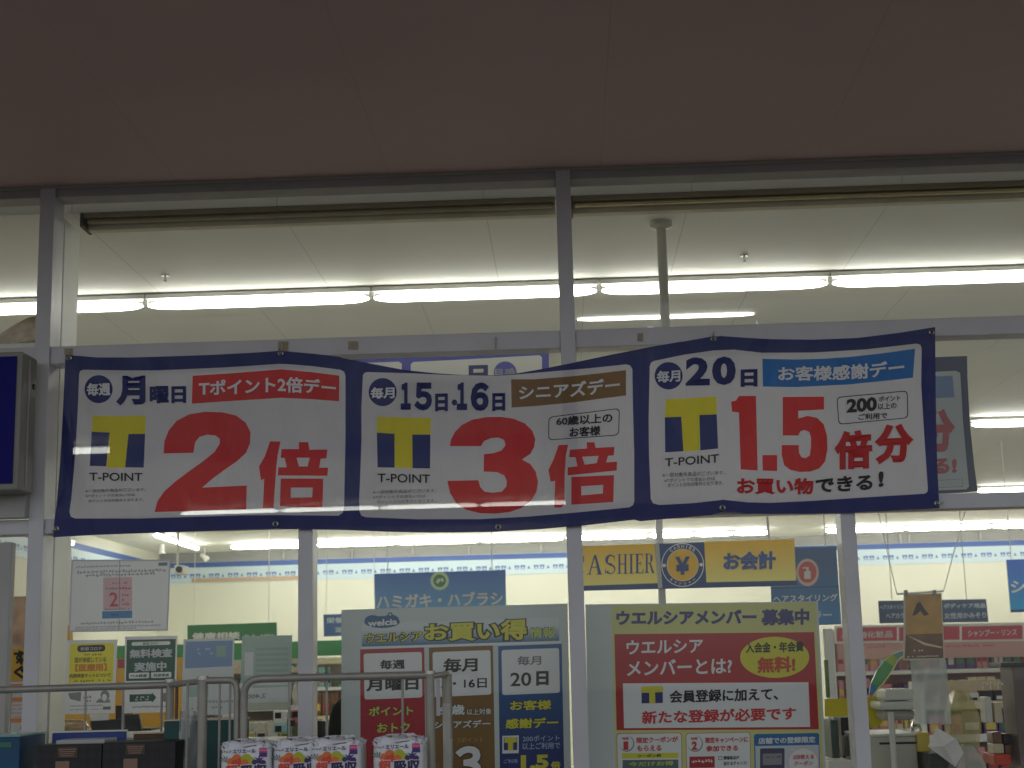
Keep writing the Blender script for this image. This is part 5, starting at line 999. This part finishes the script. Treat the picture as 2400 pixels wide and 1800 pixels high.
crate('box', 'blue box with a pale rim behind the black cartons', ((540, 966), (1306, 966)), -.74+.0, .012, mat('box_blue', (38, 66, 140), .45), PM['white'], .26)
crate('box', 'brown box with a pale rim at the right behind the cartons', ((1382, 976), (1850, 976)), -.75, .012, mat('box_brown', (84, 54, 34), .5), PM['cream'], .26)
t = crate('tray', 'flat white plastic tray on the left black carton', ((580, 1040), (1086, 1040)), -.94, .14, film('tray_plastic', (190, 190, 186), .85, .25), None, .014)
t = crate('box', 'teal box with a green stripe at the far lower left', ((-160, 1012), (208, 1012)), -.95, .25, vgrad('teal_print', (20, 70, 104), (24, 96, 140), .0, .3), PM['teal'], .3)
a, b = P(*L5(0, 1062), -.95), P(*L5(120, 1112), -.95); on_face(t, a.x-.02, b.x, b.z, a.z, -.95, mat('stripe_green', (60, 120, 90), .5), 'stripe')
t = thing('plastic_sheet', 'grey translucent plastic sheet hanging in the narrow cage', 'sheet', P(*L5(1945, 1000), -.86)); mb = MB(); nn = 10; vs = []
for j in range(nn+1):
    for i in range(nn+1):
        u, v = i/nn, j/nn; x = 1862-18*v+(176+22*v)*u; y = 740+700*v-(1-v)*20*(1-abs(2*u-1)); vs.append(P(*L5(x, y), -.86+.02*math.sin(u*6+v*4)))
mb.add(vs, [(j*(nn+1)+i, j*(nn+1)+i+1, (j+1)*(nn+1)+i+1, (j+1)*(nn+1)+i) for j in range(nn) for i in range(nn)], film('grey_film', (186, 190, 186), .7, .25)); mb.build('sheet', t, True)
t = crate('box', 'dark teal box standing behind the left kitchen roll pack', ((1700, 845), (2520, 845)), -.82, .1, mat('box_teal', (14, 74, 74), .45), PM['cream'], .3)

# kitchen roll packs
Yp = -1.28
BAG = mat('pack_film_white', (222, 222, 226), .22, bump=.5, bscale=18); a, b = P(*L6(362, 780), Yp), P(*L6(738, 780), Yp); wv = b.x-a.x; zt2 = P(*L6(550, 752), Yp).z; zb2 = zt2-.24
pk = thing('kitchen_roll_pack', 'white kitchen roll pack with fruit print, leftmost in front of the teal box', 'kitchen roll', ((a.x+b.x)/2, Yp+wv/2, zb2), 'kitchen roll packs in the right cage')
r = random.Random(4); mb = MB(); n, k = 48, 14; cx, cy = (a.x+b.x)/2, Yp+wv/2; vs = []
def se(v, e=.28): return math.copysign(abs(v)**e, v)
lev = [0, .04, .2, .4, .6, .75, .85, .90, .93, .95, .97, .985, .995, 1.0, 1.0]; rad = [.9, .985, 1, 1, 1, 1, .995, .985, .96, .92, .84, .7, .5, .28, .06]
for j, (z, q) in enumerate(zip(lev, rad)):
    for i in range(n):
        ph = 2*math.pi*i/n; jt = (.004 if j > 7 else .0)*r.uniform(-1, 1)*2.4
        vs.append(Vector((cx+wv/2*se(math.cos(ph))*q+jt, cy+wv/2*se(math.sin(ph))*q+(jt if j > 7 else 0), zb2+(zt2-zb2)*z+(r.uniform(-.006, .008) if j > 7 else 0))))
mb.add(vs, [(j*n+i, j*n+(i+1) % n, (j+1)*n+(i+1) % n, (j+1)*n+i) for j in range(len(lev)-1) for i in range(n)]+[tuple(range(n))[::-1], tuple(range((len(lev)-1)*n, len(lev)*n))], BAG); mb.build('bag', pk, True)
s = Sheet(lambda x, y, off: P(x, y, Yp-.0012-off)); FO = mat('fruit_orange', (226, 116, 50), .35); FL = mat('fruit_lime', (176, 186, 44), .35); FP = mat('grape_purple', (66, 40, 110), .35); LG = mat('leaf_green', (40, 96, 70), .35); MG = mat('badge_magenta', (206, 60, 130), .35); FR_ = mat('fruit_red', (214, 74, 56), .35)
s.greek(L6, 378, 816, 446, 838, DRW, 3, dens=1); s.text('エリエール', L6, [(460, 812, 842), (630, 806, 836)], NAVY, .035); s.rect(L6, 656, 798, 714, 832, MG, sl=.01); s.rect(L6, 656, 832, 714, 866, mat('badge_violet', (70, 44, 120), .35), sl=.01); s.greek(L6, 664, 808, 706, 824, PINK, 8, dens=1)
for i in range(6):
    a_ = R(-160+i*32); s.poly(L6, [(408, 905), (400+48*math.cos(a_-.1), 905+48*math.sin(a_-.1)), (400+40*math.cos(a_+.14), 905+40*math.sin(a_+.14))], LG)
for x, y, rx, m in ((450, 905, 34, FO), (490, 880, 36, FO), (520, 906, 36, FR_), (476, 912, 26, FR_), (560, 880, 40, FL), (596, 896, 30, FL), (548, 908, 28, FO)): s.ell(L6, x, y, rx, rx*.95, m, n=18)
for i in range(7):
    a_ = R(i*51.4-90); s.poly(L6, [(655, 892), (655+16*math.cos(a_-.5), 892+16*math.sin(a_-.5)), (655+46*math.cos(a_), 892+40*math.sin(a_)), (655+16*math.cos(a_+.5), 892+16*math.sin(a_+.5))], FP)
for x, y in ((622, 905), (684, 908), (650, 915)): s.ell(L6, x, y, 22, 20, FP, n=14)
s.otext('超', L6, [(404, 924, 1010), (500, 922, 1010)], FR_, PW, .05, .10); s.otext('吸収', L6, [(520, 922, 1010), (716, 918, 1008)], mat('ink_indigo', (44, 36, 90), .35), PW, .05, .10)
s.build(pk, off=.0012, back=False)
base_x = P(*L6(550, 780), Yp).x
for px, dy, lab in ((932, .012, 'white kitchen roll pack with fruit print, second from left, partly behind its neighbour'), (1222, -.014, 'white kitchen roll pack with fruit print, third from left, below the thick mullion'), (1680, .004, 'white kitchen roll pack with fruit print, rightmost beside the cage post')):
    dup(pk, (pk.location.x+P(*L6(px, 780), Yp).x-base_x, pk.location.y+dy, pk.location.z+(.003 if px > 1000 else .001)+(P(*L6(px, 768-(px-550)*.012), Yp).z-P(*L6(550, 768), Yp).z)*0), lab)
st = thing('shelf_board', 'steel shelf carrying the kitchen roll packs in the right cage', 'shelf', (cx+.25, Yp+.1, zb2)); MB().box(cx-.16, P(*L6(1920, 700), Yp).x, Yp-.03, Yp+.24, zb2-.03, zb2-.001, STEEL).build('board', st)
for x in (cx-.14, P(*L6(1900, 700), Yp).x-.03): MB().box(x, x+.03, Yp+.2, Yp+.23, .16, zb2-.031, STEEL).build('leg', st)
